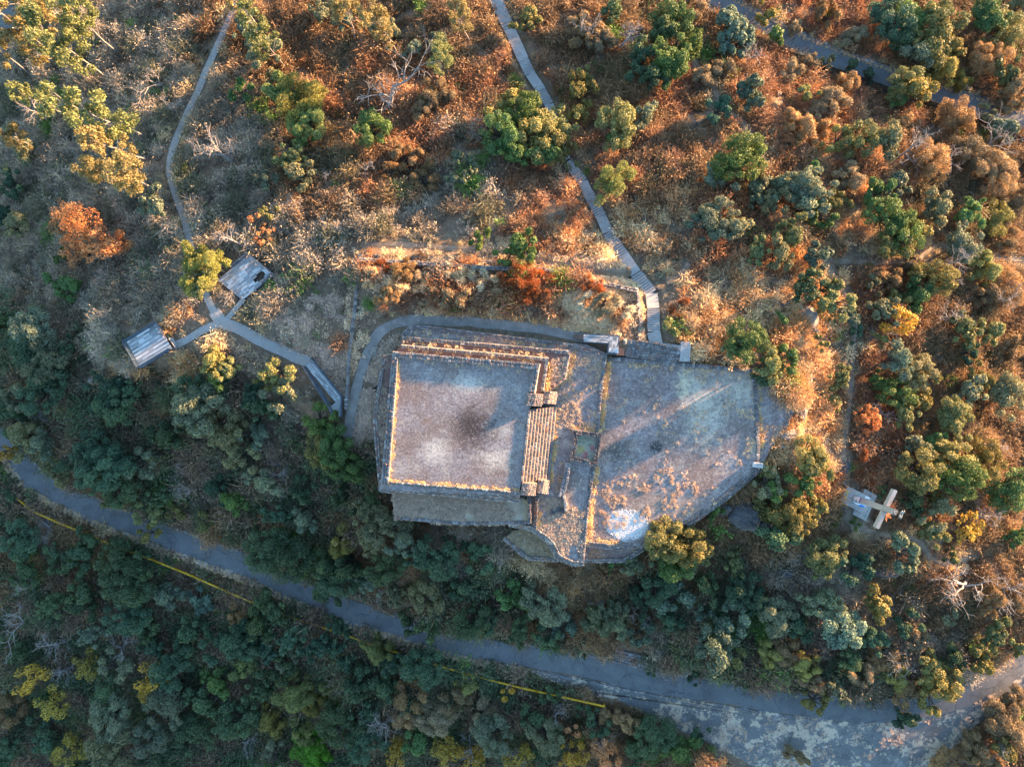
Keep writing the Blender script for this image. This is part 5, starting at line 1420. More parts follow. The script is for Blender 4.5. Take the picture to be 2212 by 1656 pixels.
 (583,1310,36,'D'),(560,1345,36,'D'),(728,1350,26,'D'),(633,1372,34,'D'),(688,1390,36,'D'),(733,1395,25,'D'),(578,1395,36,'D'),(815,1402,34,'W'),(848,1432,34,'D'),(923,1442,40,'D'),(1008,1475,28,'W'),(890,1505,36,'V'),(978,1505,34,'V'),(715,1480,26,'W'),(640,1490,40,'W'),(683,1515,32,'W'),(778,1480,34,'D'),(828,1492,32,'D'),(948,1545,40,'V'),(885,1545,34,'V'),(1040,1540,36,'V'),(728,1567,46,'D'),(653,1575,34,'W'),(665,1612,40,'L'),(690,1632,34,'L'),(903,1592,36,'G'),(865,1630,34,'A'),(975,1625,36,'A'),(1010,1640,34,'A'),(1065,1587,42,'B'),(790,1610,38,'D'),(590,1640,36,'B'),(600,1450,36,'D'),(760,1435,30,'D'),(560,1490,34,'D'),(590,1545,34,'W'),(800,1545,36,'D'),(620,1420,28,'B'),
 (1511,1585,20,'D'),(1413,1595,40,'D'),(1471,1612,34,'G'),(1286,1565,28,'D'),(1236,1580,22,'P'),(1300,1600,28,'P'),(1315,1635,30,'P'),(1531,1630,32,'P'),(1146,1537,30,'D'),(1256,1530,18,'D'),(1188,1497,22,'D'),(1181,1592,38,'B'),(1131,1632,36,'A'),(1240,1630,34,'A'),(1370,1630,32,'D'),(1100,1500,20,'A'),(1355,1560,28,'V'),(1310,1545,22,'V'),
 (1719,1632,22,'V'),(2171,1567,46,'V'),(2171,1610,34,'O'),(2100,1610,34,'V'),(2034,1642,28,'V'),(2190,1520,30,'V'),(2130,1640,34,'V'),
]
def region(x, y):
    ry = np.interp(x, [0,87,328,524,753,978,1256,1556,1834,2034,2184,2212], [980,1040,1146,1218,1317,1386,1438,1495,1534,1518,1447,1430])
    if y > ry + 12:
        return "below the road at left" if x < 560 else ("in the middle lower wood" if x < 1120 else ("below the yellow rail's end" if x < 1660 else "beyond the asphalt apron"))
    if x >= 1640:
        if y < 290: return "by the upper right road"
        if y < 830: return "on the right-hand slope"
        if y < 1240: return "around the cross clearing"
        return "above the road's right bend"
    if y > 835:
        if x < 545: return "above the road at left"
        if x < 1110: return "below the square platform"
        return "between the plaza and the road"
    if x < 560: return "left of the paved path" if x < 400 else "beside the paved path"
    if y < 420: return "left of the upper stairway" if x < 1050 else "by the upper stairway"
    return "near the overgrown mound"
ORD = ["first", "second", "third", "fourth", "fifth", "sixth", "seventh", "eighth", "ninth", "tenth", "eleventh", "twelfth", "thirteenth", "fourteenth", "fifteenth", "sixteenth", "seventeenth", "eighteenth", "nineteenth", "twentieth", "twenty-first", "twenty-second", "twenty-third", "twenty-fourth", "twenty-fifth", "twenty-sixth", "twenty-seventh", "twenty-eighth", "twenty-ninth", "thirtieth"]
def size_word(r): return "small " if r < 24 else ("large " if r > 40 else "")
groups = {}
for t in TREES:
    groups.setdefault((size_word(t[2]) + KIND[t[3]][3], region(t[0], t[1])), []).append(t)
LABEL = {}
for (look, reg), lst in groups.items():
    lst.sort(key=lambda t: (t[0], t[1]))
    for i, t in enumerate(lst):
        if len(lst) == 1: LABEL[t] = "only %s %s" % (look, reg)
        elif i == 0: LABEL[t] = "leftmost %s %s" % (look, reg)
        elif i == len(lst) - 1: LABEL[t] = "rightmost %s %s" % (look, reg)
        else: LABEL[t] = "%s %s, %s from the left" % (look, reg, ORD[i])
for t in TREES:
    x, y, r_, kd = t
    style, colr, nm, look, cat = KIND[kd]
    size = 'S' if r_ < 26 else ('M' if r_ < 37 else 'L')
    hf = SPEC[style][2]
    rm = r_ * 105.0 / FPX
    for _ in range(3):
        X, Y, Z = ground_hit(np.array([float(x)]), np.array([float(y)]), gz, hf * rm * 0.9)
        zg_ = float(gz(X, Y)[0]); rm = r_ * (H - zg_ - hf * rm) / FPX * 1.2
    crown_me, trunk_me = lib(style, size)[rng.randint(5)]
    s = rm / SIZES[size]
    e = empty(nm, (X[0], Y[0], zg_))
    a = rng.uniform(0, 6.283)
    e.rotation_euler = (R(rng.uniform(-9, 9)), R(rng.uniform(-9, 9)), a); el = rng.uniform(0.84, 1.18); e.scale = (s * el, s / el, s * rng.uniform(0.82, 1.12))
    hc = hf * SIZES[size]
    c = obj("crown", crown_me, e, (0, 0, hc))
    k = rng.uniform(0.75, 1.35); hsh = rng.uniform(-0.1, 0.22)
    c.color = (colr[0] * k * (1 + hsh), colr[1] * k, colr[2] * k * (1 - hsh), 1)
    obj("trunk", trunk_me, e, (0, 0, hc))
    prop(e, LABEL[t], cat, look + "s " + region(x, y))

# ------------------------------------------------------------------ tall thin gum trees of the upper left
def gum(seed, h):
    rs = np.random.RandomState(seed)
    segs = []; P = []; N = []; To = []; Ts = []
    pts = [np.array([0, 0, -1.0])]
    d = np.array([rs.uniform(-.05, .05), rs.uniform(-.05, .05), 1.0])
    nseg = 9
    for i in range(nseg):
        pts.append(pts[-1] + d * (h + 1.0) / nseg); d = unit(d + rs.normal(size=3) * 0.05)
    rad = [0.12 * (1 - i / (nseg + 0.6)) + 0.012 for i in range(nseg + 1)]
    segs.append(([tuple(p) for p in pts], rad))
    for i in range(22):
        t = rs.uniform(0.34, 1.0); q = t * nseg; j = min(nseg - 1, int(q)); b = pts[j] + (pts[j + 1] - pts[j]) * (q - j)
        a = rs.uniform(0, 6.283); L = h * 0.19 * (1.25 - t * 0.6)
        dr = np.array([math.cos(a) * 0.7, math.sin(a) * 0.7, 0.75])
        m = b + dr * L * 0.5; tip = b + dr * L
        segs.append(([tuple(b), tuple(m), tuple(tip)], [0.045, 0.03, 0.008]))
        for c, lr in ((tip, rs.uniform(0.55, 1.0)), (m + rs.normal(size=3) * 0.4, rs.uniform(0.4, 0.75))):
            k = int(190 * lr)
            dd = unit(rs.normal(size=(k, 3)))
            P.append(c + dd * lr * rs.uniform(0.3, 1.0, (k, 1))); N.append(unit(dd + rs.normal(size=(k, 3)) * 0.7)); To.append(np.clip(rs.normal(0.5, 0.17, k) + rs.uniform(-.1, .1), 0, 1))
            Ts.append(rs.normal(size=(k, 3)) * 0.5 + np.array([0, 0, -1.0]))
    P = np.vstack(P); N = np.vstack(N); To = np.concatenate(To); Ts = np.vstack(Ts); n = len(P)
    return cards_mesh("crown", P, N, rs.uniform(0.28, 0.5, n), rs.uniform(0.12, 0.2, n), To, MAT['leaf'], 0.15, Ts), limb_mesh("trunk", segs, MAT['pale'])
GUM = [gum(50 + i, 16.0) for i in range(4)]
GUMS = [ # base x, y, height m, label
 (318,298,19,"tall pale-trunked gum tree whose long bare trunk ends beside the paved path"),
 (322,346,14,"slender gum tree just below the longest pale trunk at upper left"),
 (343,410,15,"leaning gum tree nearest the paved path's lowest upper bend"),
 (232,170,17,"gum tree with yellow crown left of the longest pale trunk"),
 (185,162,17,"gum tree with forked pale trunk at upper left"),
 (72,165,15,"gum tree with bright bare trunk at the far left edge"),
 (257,117,16,"thin gum tree in the dark scrub at the top left"),
 (190,95,15,"yellow-green gum tree at the top edge, left corner"),
 (110,80,15,"broad-crowned gum tree close to the top left corner road"),
 (150,250,12,"low gum tree between the far left bare trunk and the pale trunk"),
 (262,395,11,"gum tree with orange-tinged crown above the pink dry tree"),
 (95,330,11,"shaded gum tree at the left edge beneath the bare tree"),
 (620,150,13,"tall loose gum tree above the feathery yellow-green tree"),
 (768,90,13,"gum tree with dark trunk at the top, left of the big bare tree"),
 (862,120,12,"gum tree standing behind the big grey bare tree"),
 (955,178,11,"ivy-clad gum tree left of the upper stairway"),
 (560,60,12,"gum tree at the top beside the paved path"),
 (1015,90,10,"gum tree at the top just left of the stairway"),
]
for i, (x, y, h, lab) in enumerate(GUMS):
    X, Y, Z = ground_hit(np.array([float(x)]), np.array([float(y)]), gz)
    e = empty("gum_tree", (X[0], Y[0], float(gz(X, Y)[0])))
    s = h / 16.0; e.scale = (s * 1.1, s * 1.1, s); e.rotation_euler = (R(rng.uniform(-4, 4)), R(rng.uniform(-4, 4)), rng.uniform(0, 6.28))
    cm, tm = GUM[i % 4]
    c = obj("crown", cm, e); k = rng.uniform(0.85, 1.15)
    c.color = (0.26 * k, 0.21 * k, 0.09 * k, 1) if i % 3 else (0.18 * k, 0.20 * k, 0.08 * k, 1)
    obj("trunk", tm, e)
    prop(e, lab, "tree", "tall gum trees of the upper left slope")

# ------------------------------------------------------------------ leafless trees
def bare(seed, h, spread=0.9, depth=4):
    rs = np.random.RandomState(seed); segs = []
    def grow(p, d, L, r_, dep):
        n = 4; pts = [p]; rad = [r_]
        for i in range(n):
            d = unit(d + rs.normal(size=3) * 0.16 + np.array([0, 0, 0.03])); pts.append(pts[-1] + d * L / n); rad.append(r_ * (1 - 0.55 * (i + 1) / n))
        segs.append(([tuple(q) for q in pts], rad))
        if dep == 0: return
        k = rs.randint(3, 5) if dep > 1 else rs.randint(2, 5)
        for i in range(k):
            t = rs.uniform(0.35, 1.0) if i else 1.0
            j = min(n - 1, int(t * n)); q = pts[j] + (pts[j + 1] - pts[j]) * (t * n - j)
            nd = unit(d + rs.normal(size=3) * spread * np.array([1, 1, 0.6]))
            grow(q, nd, L * rs.uniform(0.55, 0.8), rad[j + 1] * 0.78 + 0.008, dep - 1)
    grow(np.array([0, 0, -0.6]), np.array([0, 0, 1.0]), h * 0.4, h * 0.026 + 0.05, depth)
    return limb_mesh("branches", segs, MAT['dead'], 4)
BARE = [bare(200 + i, 7.0, 0.62 + 0.12 * i, 4) for i in range(5)]
BARES = [ # base x,y, height, lean towards (dx,dy in frame) or None, label
 (838,240,14,(-40,-110),"big grey leafless tree fanning out above the scrub at top middle"),
 (500,350,9,(-90,-70),"pale leafless tree reaching over the paved path"),
 (492,352,6,(20,-60),"small white leafless tree right of the paved path"),
 (532,538,7,(-80,-40),"leafless tree leaning over the yellow-green tree by the path"),
 (112,258,9,(-90,-60),"grey leafless tree at the far left edge"),
 (360,180,8,(-50,-25),"leafless tree in the dark scrub left of the paved path"),
 (380,245,6,(-10,-40),"thin upright leafless tree hard by the paved path"),
 (790,372,4,(10,-15),"low drooping grey leafless bush in the rust scrub"),
 (695,392,4,(20,-15),"dark leafless bush below the feathery tree"),
 (1622,128,9,(-110,110),"long dead tree leaning down towards the dark bush"),
 (1506,262,5,(-10,10),"white-twigged dead tree at the dark bush above the slope"),
 (1240,90,8,(60,-70),"thin dark leafless tree right of the upper stairway"),
 (1330,110,8,(60,-60),"leafless tree left of the big dark green tree"),
 (1930,342,9,(90,-60),"dark leaning leafless tree below the upper right road"),
 (2049,362,7,(0,-40),"white crooked leafless tree on the right slope"),
 (2130,330,9,(70,-40),"pale leafless tree near the upper right edge"),
 (1862,330,5,(0,-40),"white twiggy tree in the olive trees right of the scrub gully"),
 (2030,595,8,(50,-40),"dead grey tree leaning over vines on the right slope"),
 (2040,700,7,(40,-30),"dark forked leafless tree on the right slope"),
 (1900,735,6,(30,-10),"pale dead branches among the golden tree on the slope"),
 (1880,880,5,(40,0),"leafless tree with orange leaf remnants above the clearing"),
 (2110,960,7,(60,20),"leafless tree right of the olive trees near the cross"),
 (2100,1130,7,(50,-30),"thin leafless tree right of the cross clearing"),
 (2085,1255,11,(-60,70),"big pale leafless tree spreading above the road's right bend"),
 (2160,1270,8,(60,10),"leafless tree at the right edge above the bend"),
 (312,1058,4,(-5,15),"white brushy leafless bush above the road at left"),
 (400,1052,5,(-5,15),"broad grey leafless bush above the road at left"),
 (385,1005,4,(10,10),"grey twig bush in the brown grass on the left bank"),
 (610,1010,5,(10,10),"grey twiggy tree below the board ramp"),
 (95,900,6,(-60,10),"fallen-looking grey leafless tree on the left bank"),
 (60,1330,9,(-50,10),"big white leafless tree in the lower left wood"),
 (75,1262,8,(-40,-20),"white leafless tree just under the yellow rail's left end"),
 (125,1385,8,(-30,10),"spreading grey leafless tree in the lower left wood"),
 (140,1440,7,(-30,20),"grey leafless tree among the golden trees at lower left"),
 (268,1385,7,(-30,40),"tall forked leafless tree in the middle of the lower left wood"),
 (490,1500,7,(-30,50),"leafless tree with two long limbs in the lower wood"),
 (540,1600,7,(0,20),"grey leafless tree at the bottom edge of the lower wood"),
 (835,1540,8,(-20,40),"dark leafless tree at bottom middle"),
 (820,1520,6,(-60,40),"pale dead pole leaning in the wood at bottom middle"),
 (1015,1590,8,(10,40),"leafless crown above golden leaves at bottom middle"),
 (1200,1545,7,(-10,-30),"crooked grey leafless tree beside the end of the yellow rail"),
 (1125,1615,7,(-10,30),"grey brushy leafless tree at the bottom edge"),
 (1300,1605,6,(0,-20),"leafless tree behind the orange dry-leaved trees"),
 (1535,1595,6,(0,-20),"leafless tree beside the asphalt apron"),
 (1372,1315,5,(0,20),"leafless bush between the plaza cliff and the road"),
 (940,1235,5,(0,15),"spiky grey leafless bush below the platform"),
 (820,1275,5,(10,15),"grey twig bush above the road, left of centre"),
 (1950,1420,7,(-40,10),"pale dead branches in the vine tangle above the bend"),
 (2140,1600,6,(30,20),"leafless tree on the brown bank right of the apron"),
 (1560,505,5,(-5,-10),"fine-twigged leafless tree inside the grey-green clump"),
 (225,612,4,(-30,20),"fallen bare branch in the grey scrub at left"),
 (2150,640,8,(40,-10),"thin pale leafless tree near the right edge"),
]
for i, (x, y, h, lean, lab) in enumerate(BARES):
    X, Y, Z = ground_hit(np.array([float(x)]), np.array([float(y)]), gz)
    e = empty("bare_tree", (X[0], Y[0], float(gz(X, Y)[0])))
    s = h / 7.0; e.scale = (s, s, s)
    # lean relative to the outward lean that a vertical tree already shows
    v = Vector((lean[0], -lean[1], 0)) * (100 / FPX)
    outw = Vector((X[0], Y[0], 0)) / 100.0 * h * 0.75
    d = Vector((0, 0, h * 0.75)) + (v - outw) * 0.8
    q = d.to_track_quat('Z', 'Y'); e.rotation_mode = 'QUATERNION'
    from mathutils import Quaternion
    e.rotation_quaternion = q @ Quaternion((0, 0, 1), rng.uniform(0, 6.28))
    obj("branches", BARE[i % 5], e)
    prop(e, lab, "bare tree", "leafless trees on the hill")

# fallen trunks beside the road
for i, (x0, y0, x1, y1, lab) in enumerate([(35,1095,110,1140,"long grey fallen trunk beside the yellow rail"),(60,1104,140,1168,"second grey fallen trunk, just below the long one"),(90,1120,125,1175,"short dark fallen trunk across the others"),(340,1212,410,1255,"grey fallen trunk at the gap in the yellow rail"),(845,1398,874,1404,"short grey log by the yellow rail, left of centre"),(70,1180,98,1200,"pale broken log in the bare clearing at left")]):
    X, Y, Z = ground_hit(np.array([x0, x1], float), np.array([y0, y1], float), gz, 0.2)
    a = Vector((X[0], Y[0], gz(X, Y)[0] + 0.22)); b = Vector((X[1], Y[1], gz(X, Y)[1] + 0.22)); m = (a + b) / 2 + Vector((0.2, 0.3, 0.1))
    e = empty("fallen_trunk", tuple(a))
    obj("log", limb_mesh("log", [([tuple(a - a), tuple(m - a), tuple(b - a)], [0.19, 0.15, 0.07])], MAT['dead'], 7), e)
    for j in range(4):
        p = a.lerp(b, 0.4 + 0.15 * j) - a; d = Vector((rng.uniform(-1, 1), rng.uniform(-1, 1), 0.3)) * 0.9
        obj("branch", limb_mesh("branch", [([tuple(p), tuple(p + d * 0.5), tuple(p + d + (b - a) * 0.1)], [0.06, 0.045, 0.015])], MAT['dead'], 5), e)
    prop(e, lab, "fallen trunk")

# agave beside the stairway
X, Y, Z = ground_hit(np.array([1426.]), np.array([596.]), gz)
e = empty("agave", (X[0], Y[0], float(gz(X, Y)[0])))
AG = m_flat("agave_green", (0.10, 0.2, 0.17), 0.5)
for i in range(16):
    a = 2.4 * i; el = R(15 + 50 * (i / 16)); L = 0.95
    d = Vector((math.cos(a) * math.cos(el), math.sin(a) * math.cos(el), math.sin(el))); s = Vector((-math.sin(a), math.cos(a), 0))
    v = [s * .07, d * L * .4 + s * .1 + Vector((0, 0, .03)), d * L, d * L * .4 - s * .1 + Vector((0, 0, .03)), s * -.07, d * L * .4 - Vector((0, 0, .02))]
    obj("leaf", mesh("leaf", v, [(0, 1, 5), (1, 2, 5), (2, 3, 5), (3, 4, 5), (0, 5, 4)], AG), e)
prop(e, "blue-green agave rosette in the scrub right of the stairway", "agave")

# ------------------------------------------------------------------ uncountable cover: scrub, grass, undergrowth
def proto_brush(seed, n, h, w, spread, leafn, leafs):
    rs = np.random.RandomState(seed)
    V = []; F = []; tone = []
    for i in range(n):
        a = rs.uniform(0, 6.283); b = np.array([math.cos(a), math.sin(a), 0]) * math.sqrt(rs.uniform(0, 1)) * 0.42 * spread * h
        a2 = rs.uniform(0, 6.283); b[2] = rs.uniform(0, 0.45) * h
        d = unit(np.array([math.cos(a2) * 0.55 * spread, math.sin(a2) * 0.55 * spread, rs.uniform(0.2, 1.0)]) + rs.normal(size=3) * 0.25)
        L = h * rs.uniform(0.4, 0.95); s = unit(np.cross(d, rs.normal(size=3))) * w * rs.uniform(0.6, 1.3)
        m = b + d * L * 0.55; d2 = unit(d + np.array([d[0], d[1], -0.6]) * 0.5 + rs.normal(size=3) * 0.25); t = m + d2 * L * 0.5
        k = len(V); V += [b + s, b - s, m + s * 0.8, m - s * 0.8, t]; F += [(k, k + 1, k + 3, k + 2), (k + 2, k + 3, k + 4)]
        tn = np.clip(rs.normal(0.5, 0.2), 0, 1); tone += [tn, min(1, tn + 0.08)]
        for j in range(leafn):
            p = b + (t - b) * rs.uniform(0.35, 1.05) + rs.normal(size=3) * 0.1 * h
            q = unit(rs.normal(size=3)) * leafs * rs.uniform(0.6, 1.3); r_ = unit(np.cross(q, rs.normal(size=3))) * leafs * 0.5
            k = len(V); V += [p - q, p + r_, p + q, p - r_]; F.append((k, k + 1, k + 2, k + 3)); tone.append(np.clip(rs.normal(0.55, 0.2), 0, 1))
    me_ = mesh("plant", V, F, MAT['leafi'])
    at = me_.attributes.new("tone", 'FLOAT', 'FACE'); at.data.foreach_set("value", np.array(tone, np.float32))
    return me_
def scatter(name, label, protos, P, rot, scl, col, pid):
    me_ = bpy.data.meshes.new(name); n = len(P)
    me_.vertices.add(n); me_.vertices.foreach_set("co", np.asarray(P, np.float32).ravel())
    a = me_.attributes.new("scl", 'FLOAT', 'POINT'); a.data.foreach_set("value", np.asarray(scl, np.float32))
    a = me_.attributes.new("rot", 'FLOAT_VECTOR', 'POINT'); a.data.foreach_set("vector", np.asarray(rot, np.float32).ravel())
    a = me_.attributes.new("col", 'FLOAT_COLOR', 'POINT'); a.data.foreach_set("color", np.c_[col, np.ones(n)].astype(np.float32).ravel())
    a = me_.attributes.new("pid", 'INT', 'POINT'); a.data.foreach_set("value", np.asarray(pid, np.int32))
    me_.update()
    pc = bpy.data.collections.new(name + "_plants")
    for i, pm in enumerate(protos):
        pc.objects.link(bpy.data.objects.new("plant_%02d_%s" % (i, name), pm))
    ng = bpy.data.node_groups.new(name + "_nodes", 'GeometryNodeTree')
    ng.interface.new_socket("Geometry", in_out='INPUT', socket_type='NodeSocketGeometry'); ng.interface.new_socket("Geometry", in_out='OUTPUT', socket_type='NodeSocketGeometry')
    N = ng.nodes; gi = N.new('NodeGroupInput'); go = N.new('NodeGroupOutput')
    iop = N.new('GeometryNodeInstanceOnPoints'); ci = N.new('GeometryNodeCollectionInfo'); ci.inputs[0].default_value = pc; ci.inputs[1].default_value = True; ci.inputs[2].default_value = True
    def na(nm, ty):
        q = N.new('GeometryNodeInputNamedAttribute'); q.data_type = ty; q.inputs[0].default_value = nm; return [s for s in q.outputs if s.enabled][0]
    er = N.new('FunctionNodeEulerToRotation')
    lk = ng.links.new
    lk(gi.outputs[0], iop.inputs['Points']); lk(ci.outputs[0], iop.inputs['Instance']); iop.inputs['Pick Instance'].default_value = True
    lk(na("pid", 'INT'), iop.inputs['Instance Index']); lk(na("rot", 'FLOAT_VECTOR'), er.inputs[0]); lk(er.outputs[0], iop.inputs['Rotation']); lk(na("scl", 'FLOAT'), iop.inputs['Scale'])
    lk(iop.outputs[0], go.inputs[0])
    o = obj(name, me_); md = o.modifiers.new("cover", 'NODES'); md.node_group = ng
    prop(o, label, None, None, "stuff")
    return o
GRID = [
 "gggbbbbbbbbbrrbb",
 "ggggbrrrrbrrrrbb",
 "ggggbbrgrrbbrrbb",
 "gggggggsroorbobb",
 "gggggsrrrssoorbb",
 "dgosssssssooorbb",
 "ddddgsssssssorbb",
 "dbdgddbbbbbborbb",
 "bbdbdbbgobbbbbbb",
 "ddddddddbbddggbb",
 "dddddddddbgdddgb",
 "dddddddddbbssssb"]
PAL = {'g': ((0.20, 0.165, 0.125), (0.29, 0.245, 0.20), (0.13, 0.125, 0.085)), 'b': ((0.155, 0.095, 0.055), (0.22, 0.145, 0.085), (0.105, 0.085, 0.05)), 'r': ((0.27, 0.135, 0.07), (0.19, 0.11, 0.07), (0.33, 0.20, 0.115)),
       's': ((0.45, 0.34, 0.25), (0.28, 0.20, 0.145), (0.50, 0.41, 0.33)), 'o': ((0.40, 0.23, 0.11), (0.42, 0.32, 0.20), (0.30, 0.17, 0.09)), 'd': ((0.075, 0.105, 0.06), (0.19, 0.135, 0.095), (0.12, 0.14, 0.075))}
step = 0.66
gx, gy = np.meshgrid(np.arange(-98, 98, step), np.arange(-78, 78, step))
gx = gx.ravel() + rng.uniform(-.4, .4, gx.size); gy = gy.ravel() + rng.uniform(-.4, .4, gy.size)
zz = gz(gx, gy)
fx, fy = proj(gx, gy, zz)
m = (fx > -110) & (fx < 2320) & (fy > -110) & (fy < 1770)
gx, gy, zz, fx, fy = gx[m], gy[m], zz[m], fx[m], fy[m]
def excl_polys(polys):
    k = np.zeros(gx.shape, bool)
    for poly, zt in polys:
        a, b = proj(gx, gy, np.full(gx.shape, zt)); k |= inpoly(a, b, poly)
    return k
DK = [([(262,736),(341,684),(392,752),(304,806)], -5.8), ([(538,532),(612,593),(524,668),(468,613)], -6),([(1808,1045),(1832,1045),(1902,1078),(1872,1130),(1838,1115),(1808,1085)], -9.3), ([(658,789),(675,774),(742,856),(740,902),(722,902)], -4.4), ([(1236,720),(1340,724),(1358,752),(1356,772),(1310,768),(1236,738)], -3), ([(1350,730),(1495,734),(1492,785),(1350,780)], -3.8)]
CL = [([(1800,985),(1832,980),(1840,1020),(1890,1070),(1880,1125),(1850,1155),(1815,1110)], -9), ([(25,1090),(60,1085),(110,1120),(130,1180),(100,1220),(70,1190),(60,1140)], -21)]
TT = [(P_T2, -1.1), (P_MAIN, 0)]
hard = excl_polys(MASS + DK + TT)
soft = excl_polys(CL)
lot = inpoly(fx, fy, P_LOT)
near = np.full(gx.shape, 1e9)
for line, hw, fall, dz in CORR:
    d, _ = dist_line(gx, gy, line); near = np.minimum(near, d - hw)
n1 = fbm(gx * 0.12 + 3, gy * 0.12, 3); n2 = fbm(gx * 0.5, gy * 0.5 + 9, 3)
keep = ~hard & ~lot & (near > 0.3) & ~(soft & (rng.rand(gx.size) < 0.9)) & ~((near < 0.5) & (rng.rand(gx.size) < 0.5))
dens = np.clip(0.55 + (n2 - 0.45) * 2.6, 0.22, 1.0)
keep &= rng.rand(gx.size) < dens
gx, gy, zz, fx, fy, n1, n2, near = [q[keep] for q in (gx, gy, zz, fx, fy, n1, n2, near)]
jx = fx + (fbm(gx * 0.2 + 50, gy * 0.2, 3) - 0.45) * 260 + rng.normal(0, 22, gx.size); jy = fy + (fbm(gx * 0.2, gy * 0.2 + 80, 3) - 0.45) * 260 + rng.normal(0, 22, gx.size)
ci_ = np.clip((jx / 138.25).astype(int), 0, 15); cj_ = np.clip((jy / 138.0).astype(int), 0, 11)
ty = np.array([list(r_) for r_ in GRID])[cj_, ci_]
col = np.empty((len(gx), 3))
pick = np.clip(((fbm(gx * 0.35 + 7, gy * 0.35 + 2, 3) - 0.47) * 5 + rng.normal(0, 0.35, len(gx)) + 1).round().astype(int), 0, 2)
for k, pal in PAL.items():
    mk = ty == k
    col[mk] = np.array(pal)[pick[mk]]
straw = (near < 1.2) & (rng.rand(len(gx)) < 0.5) & ~np.isin(ty, list('d'))
col[straw] = (0.44, 0.35, 0.22)
grn = (rng.rand(len(gx)) < 0.035) & (n1 > 0.45); col[grn] = (0.09, 0.17, 0.04)
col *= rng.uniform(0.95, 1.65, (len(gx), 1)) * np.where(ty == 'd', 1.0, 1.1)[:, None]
scl = rng.uniform(0.55, 1.25, len(gx)) * np.where(ty == 'd', 1.35, 1.0) * np.where(np.isin(ty, list('s')), 0.68, 1.0) * np.where(near < 0.8, 0.6, 1.0) * (0.75 + 0.7 * n2)
BR = [proto_brush(300 + i, 60, 1.35, 0.034, 1.3, 2, 0.1) for i in range(3)] + [proto_brush(310 + i, 64, 1.1, 0.03, 1.5, 1, 0.08) for i in range(2)] + [proto_brush(320 + i, 30, 1.0, 0.028, 1.5, 6, 0.13) for i in range(2)] + [proto_brush(330 + i, 210, 1.8, 0.036, 1.5, 2, 0.11) for i in range(2)]
pid = np.where(np.isin(ty, list('s')), rng.randint(3, 5, len(gx)), np.where(np.isin(ty, list('d')), rng.randint(5, 7, len(gx)), rng.randint(0, 7, len(gx))))
pid = np.where((rng.rand(len(gx)) < 0.12) & (near > 1.5) & ~np.isin(ty, list('s')), rng.randint(7, 9, len(gx)), pid)
rot = np.stack([rng.normal(0, .16, len(gx)), rng.normal(0, .16, len(gx)), rng.uniform(0, 6.283, len(gx))], 1)
dk = np.isin(ty, list('d'))
def sub(mk): return np.stack([gx, gy, zz - 0.04], 1)[mk], rot[mk], scl[mk], col[mk], pid[mk]
st = np.isin(ty, list('s'))
scatter("dry_scrub", "rust and grey-brown dry scrub covering the slopes", BR, *sub(~dk & ~st))
scatter("undergrowth", "dark low undergrowth beneath the shaded trees", BR, *sub(dk))
# straw grass: scrub-free edges, ledges, the feet of walls, tufts on the plaza and apron
GR = [proto_brush(400 + i, 26, 0.38, 0.036, 2.6, 0, 0.05) for i in range(3)]
GP, GS, GC = [np.stack([gx, gy, zz - 0.03], 1)[st]], [scl[st] * 1.6], [col[st]]
def tufts(P, s=1.0, c=(0.5, 0.39, 0.23)):
    P = np.asarray(P, float); n = len(P)
    if n == 0: return
    GP.append(P); GS.append(rng.uniform(0.55, 1.25, n) * s); GC.append(np.clip(np.array(c)[None] * np.array([1.0, 0.93, 1.05]) * rng.uniform(1.15, 1.8, (n, 1)), 0, 0.85))
def tuft_line(pts, z, per_m=7, w=0.25, s=0.7, c=(0.55, 0.42, 0.23)):
    a = polyline([tuple(U(x, y, z)) for x, y in pts], 0.2)
    L = 0.2 * len(a); n = int(L * per_m)
    i = rng.randint(0, len(a), n)
    g_ = fbm(np.arange(len(a)) * 0.12 + rng.uniform(0, 99), np.zeros(len(a)), 2)[i]
    ok = rng.rand(n) < np.clip((g_ - 0.3) * 4, 0.25, 1)
    P = a[i] + np.c_[rng.normal(0, w, n), rng.normal(0, w, n), np.zeros(n)]
    tufts(P[ok], s, c)
def tuft_area(poly, z, n, s=0.8, c=(0.46, 0.38, 0.27), thr=0.48, fr=0.35, off=0):
    p = np.array(poly); x = rng.uniform(p[:, 0].min(), p[:, 0].max(), n); y = rng.uniform(p[:, 1].min(), p[:, 1].max(), n)
    k = inpoly(x, y, poly); x, y = x[k], y[k]
    kk = (H - z) / FPX; X = (x - CX) * kk; Y = -(y - CY) * kk
    k = fbm(X * fr + off, Y * fr + 3.7 + off, 4) > thr
    tufts(np.c_[X[k], Y[k], np.full(k.sum(), z)], s, c)
GOLD = (0.62, 0.42, 0.19)  # dry grass tone that also paints the orange sunlit lines along wall edges
tuft_line([(861,775),(842,1040)], 0.0, 16, 0.10, 0.6, GOLD); tuft_line([(842,1038),(1120,1060)], 0.0, 16, 0.09, 0.6, GOLD); tuft_line([(855,774),(1150,798)], 0.0, 4, 0.2, 0.5)
tuft_line([(868,741),(1184,769)], -2.2 + 1.1, 3, 0.2, 0.6); tuft_line([(870,755),(1160,781)], -1.1, 5, 0.18, 0.6); tuft_line([(872,738),(1180,766)], -2.2, 5, 0.18, 0.65); tuft_line([(890,716),(1228,752)], -3.2, 5, 0.22, 0.7)
tuft_line([(1192,775),(1180,850)], -2.2, 14, 0.15, 0.8, GOLD); tuft_line([(1240,760),(1228,820)], -3.2, 14, 0.18, 0.8, GOLD); tuft_line([(1190,838),(1222,824)], -3.2, 14, 0.15, 0.8, GOLD)
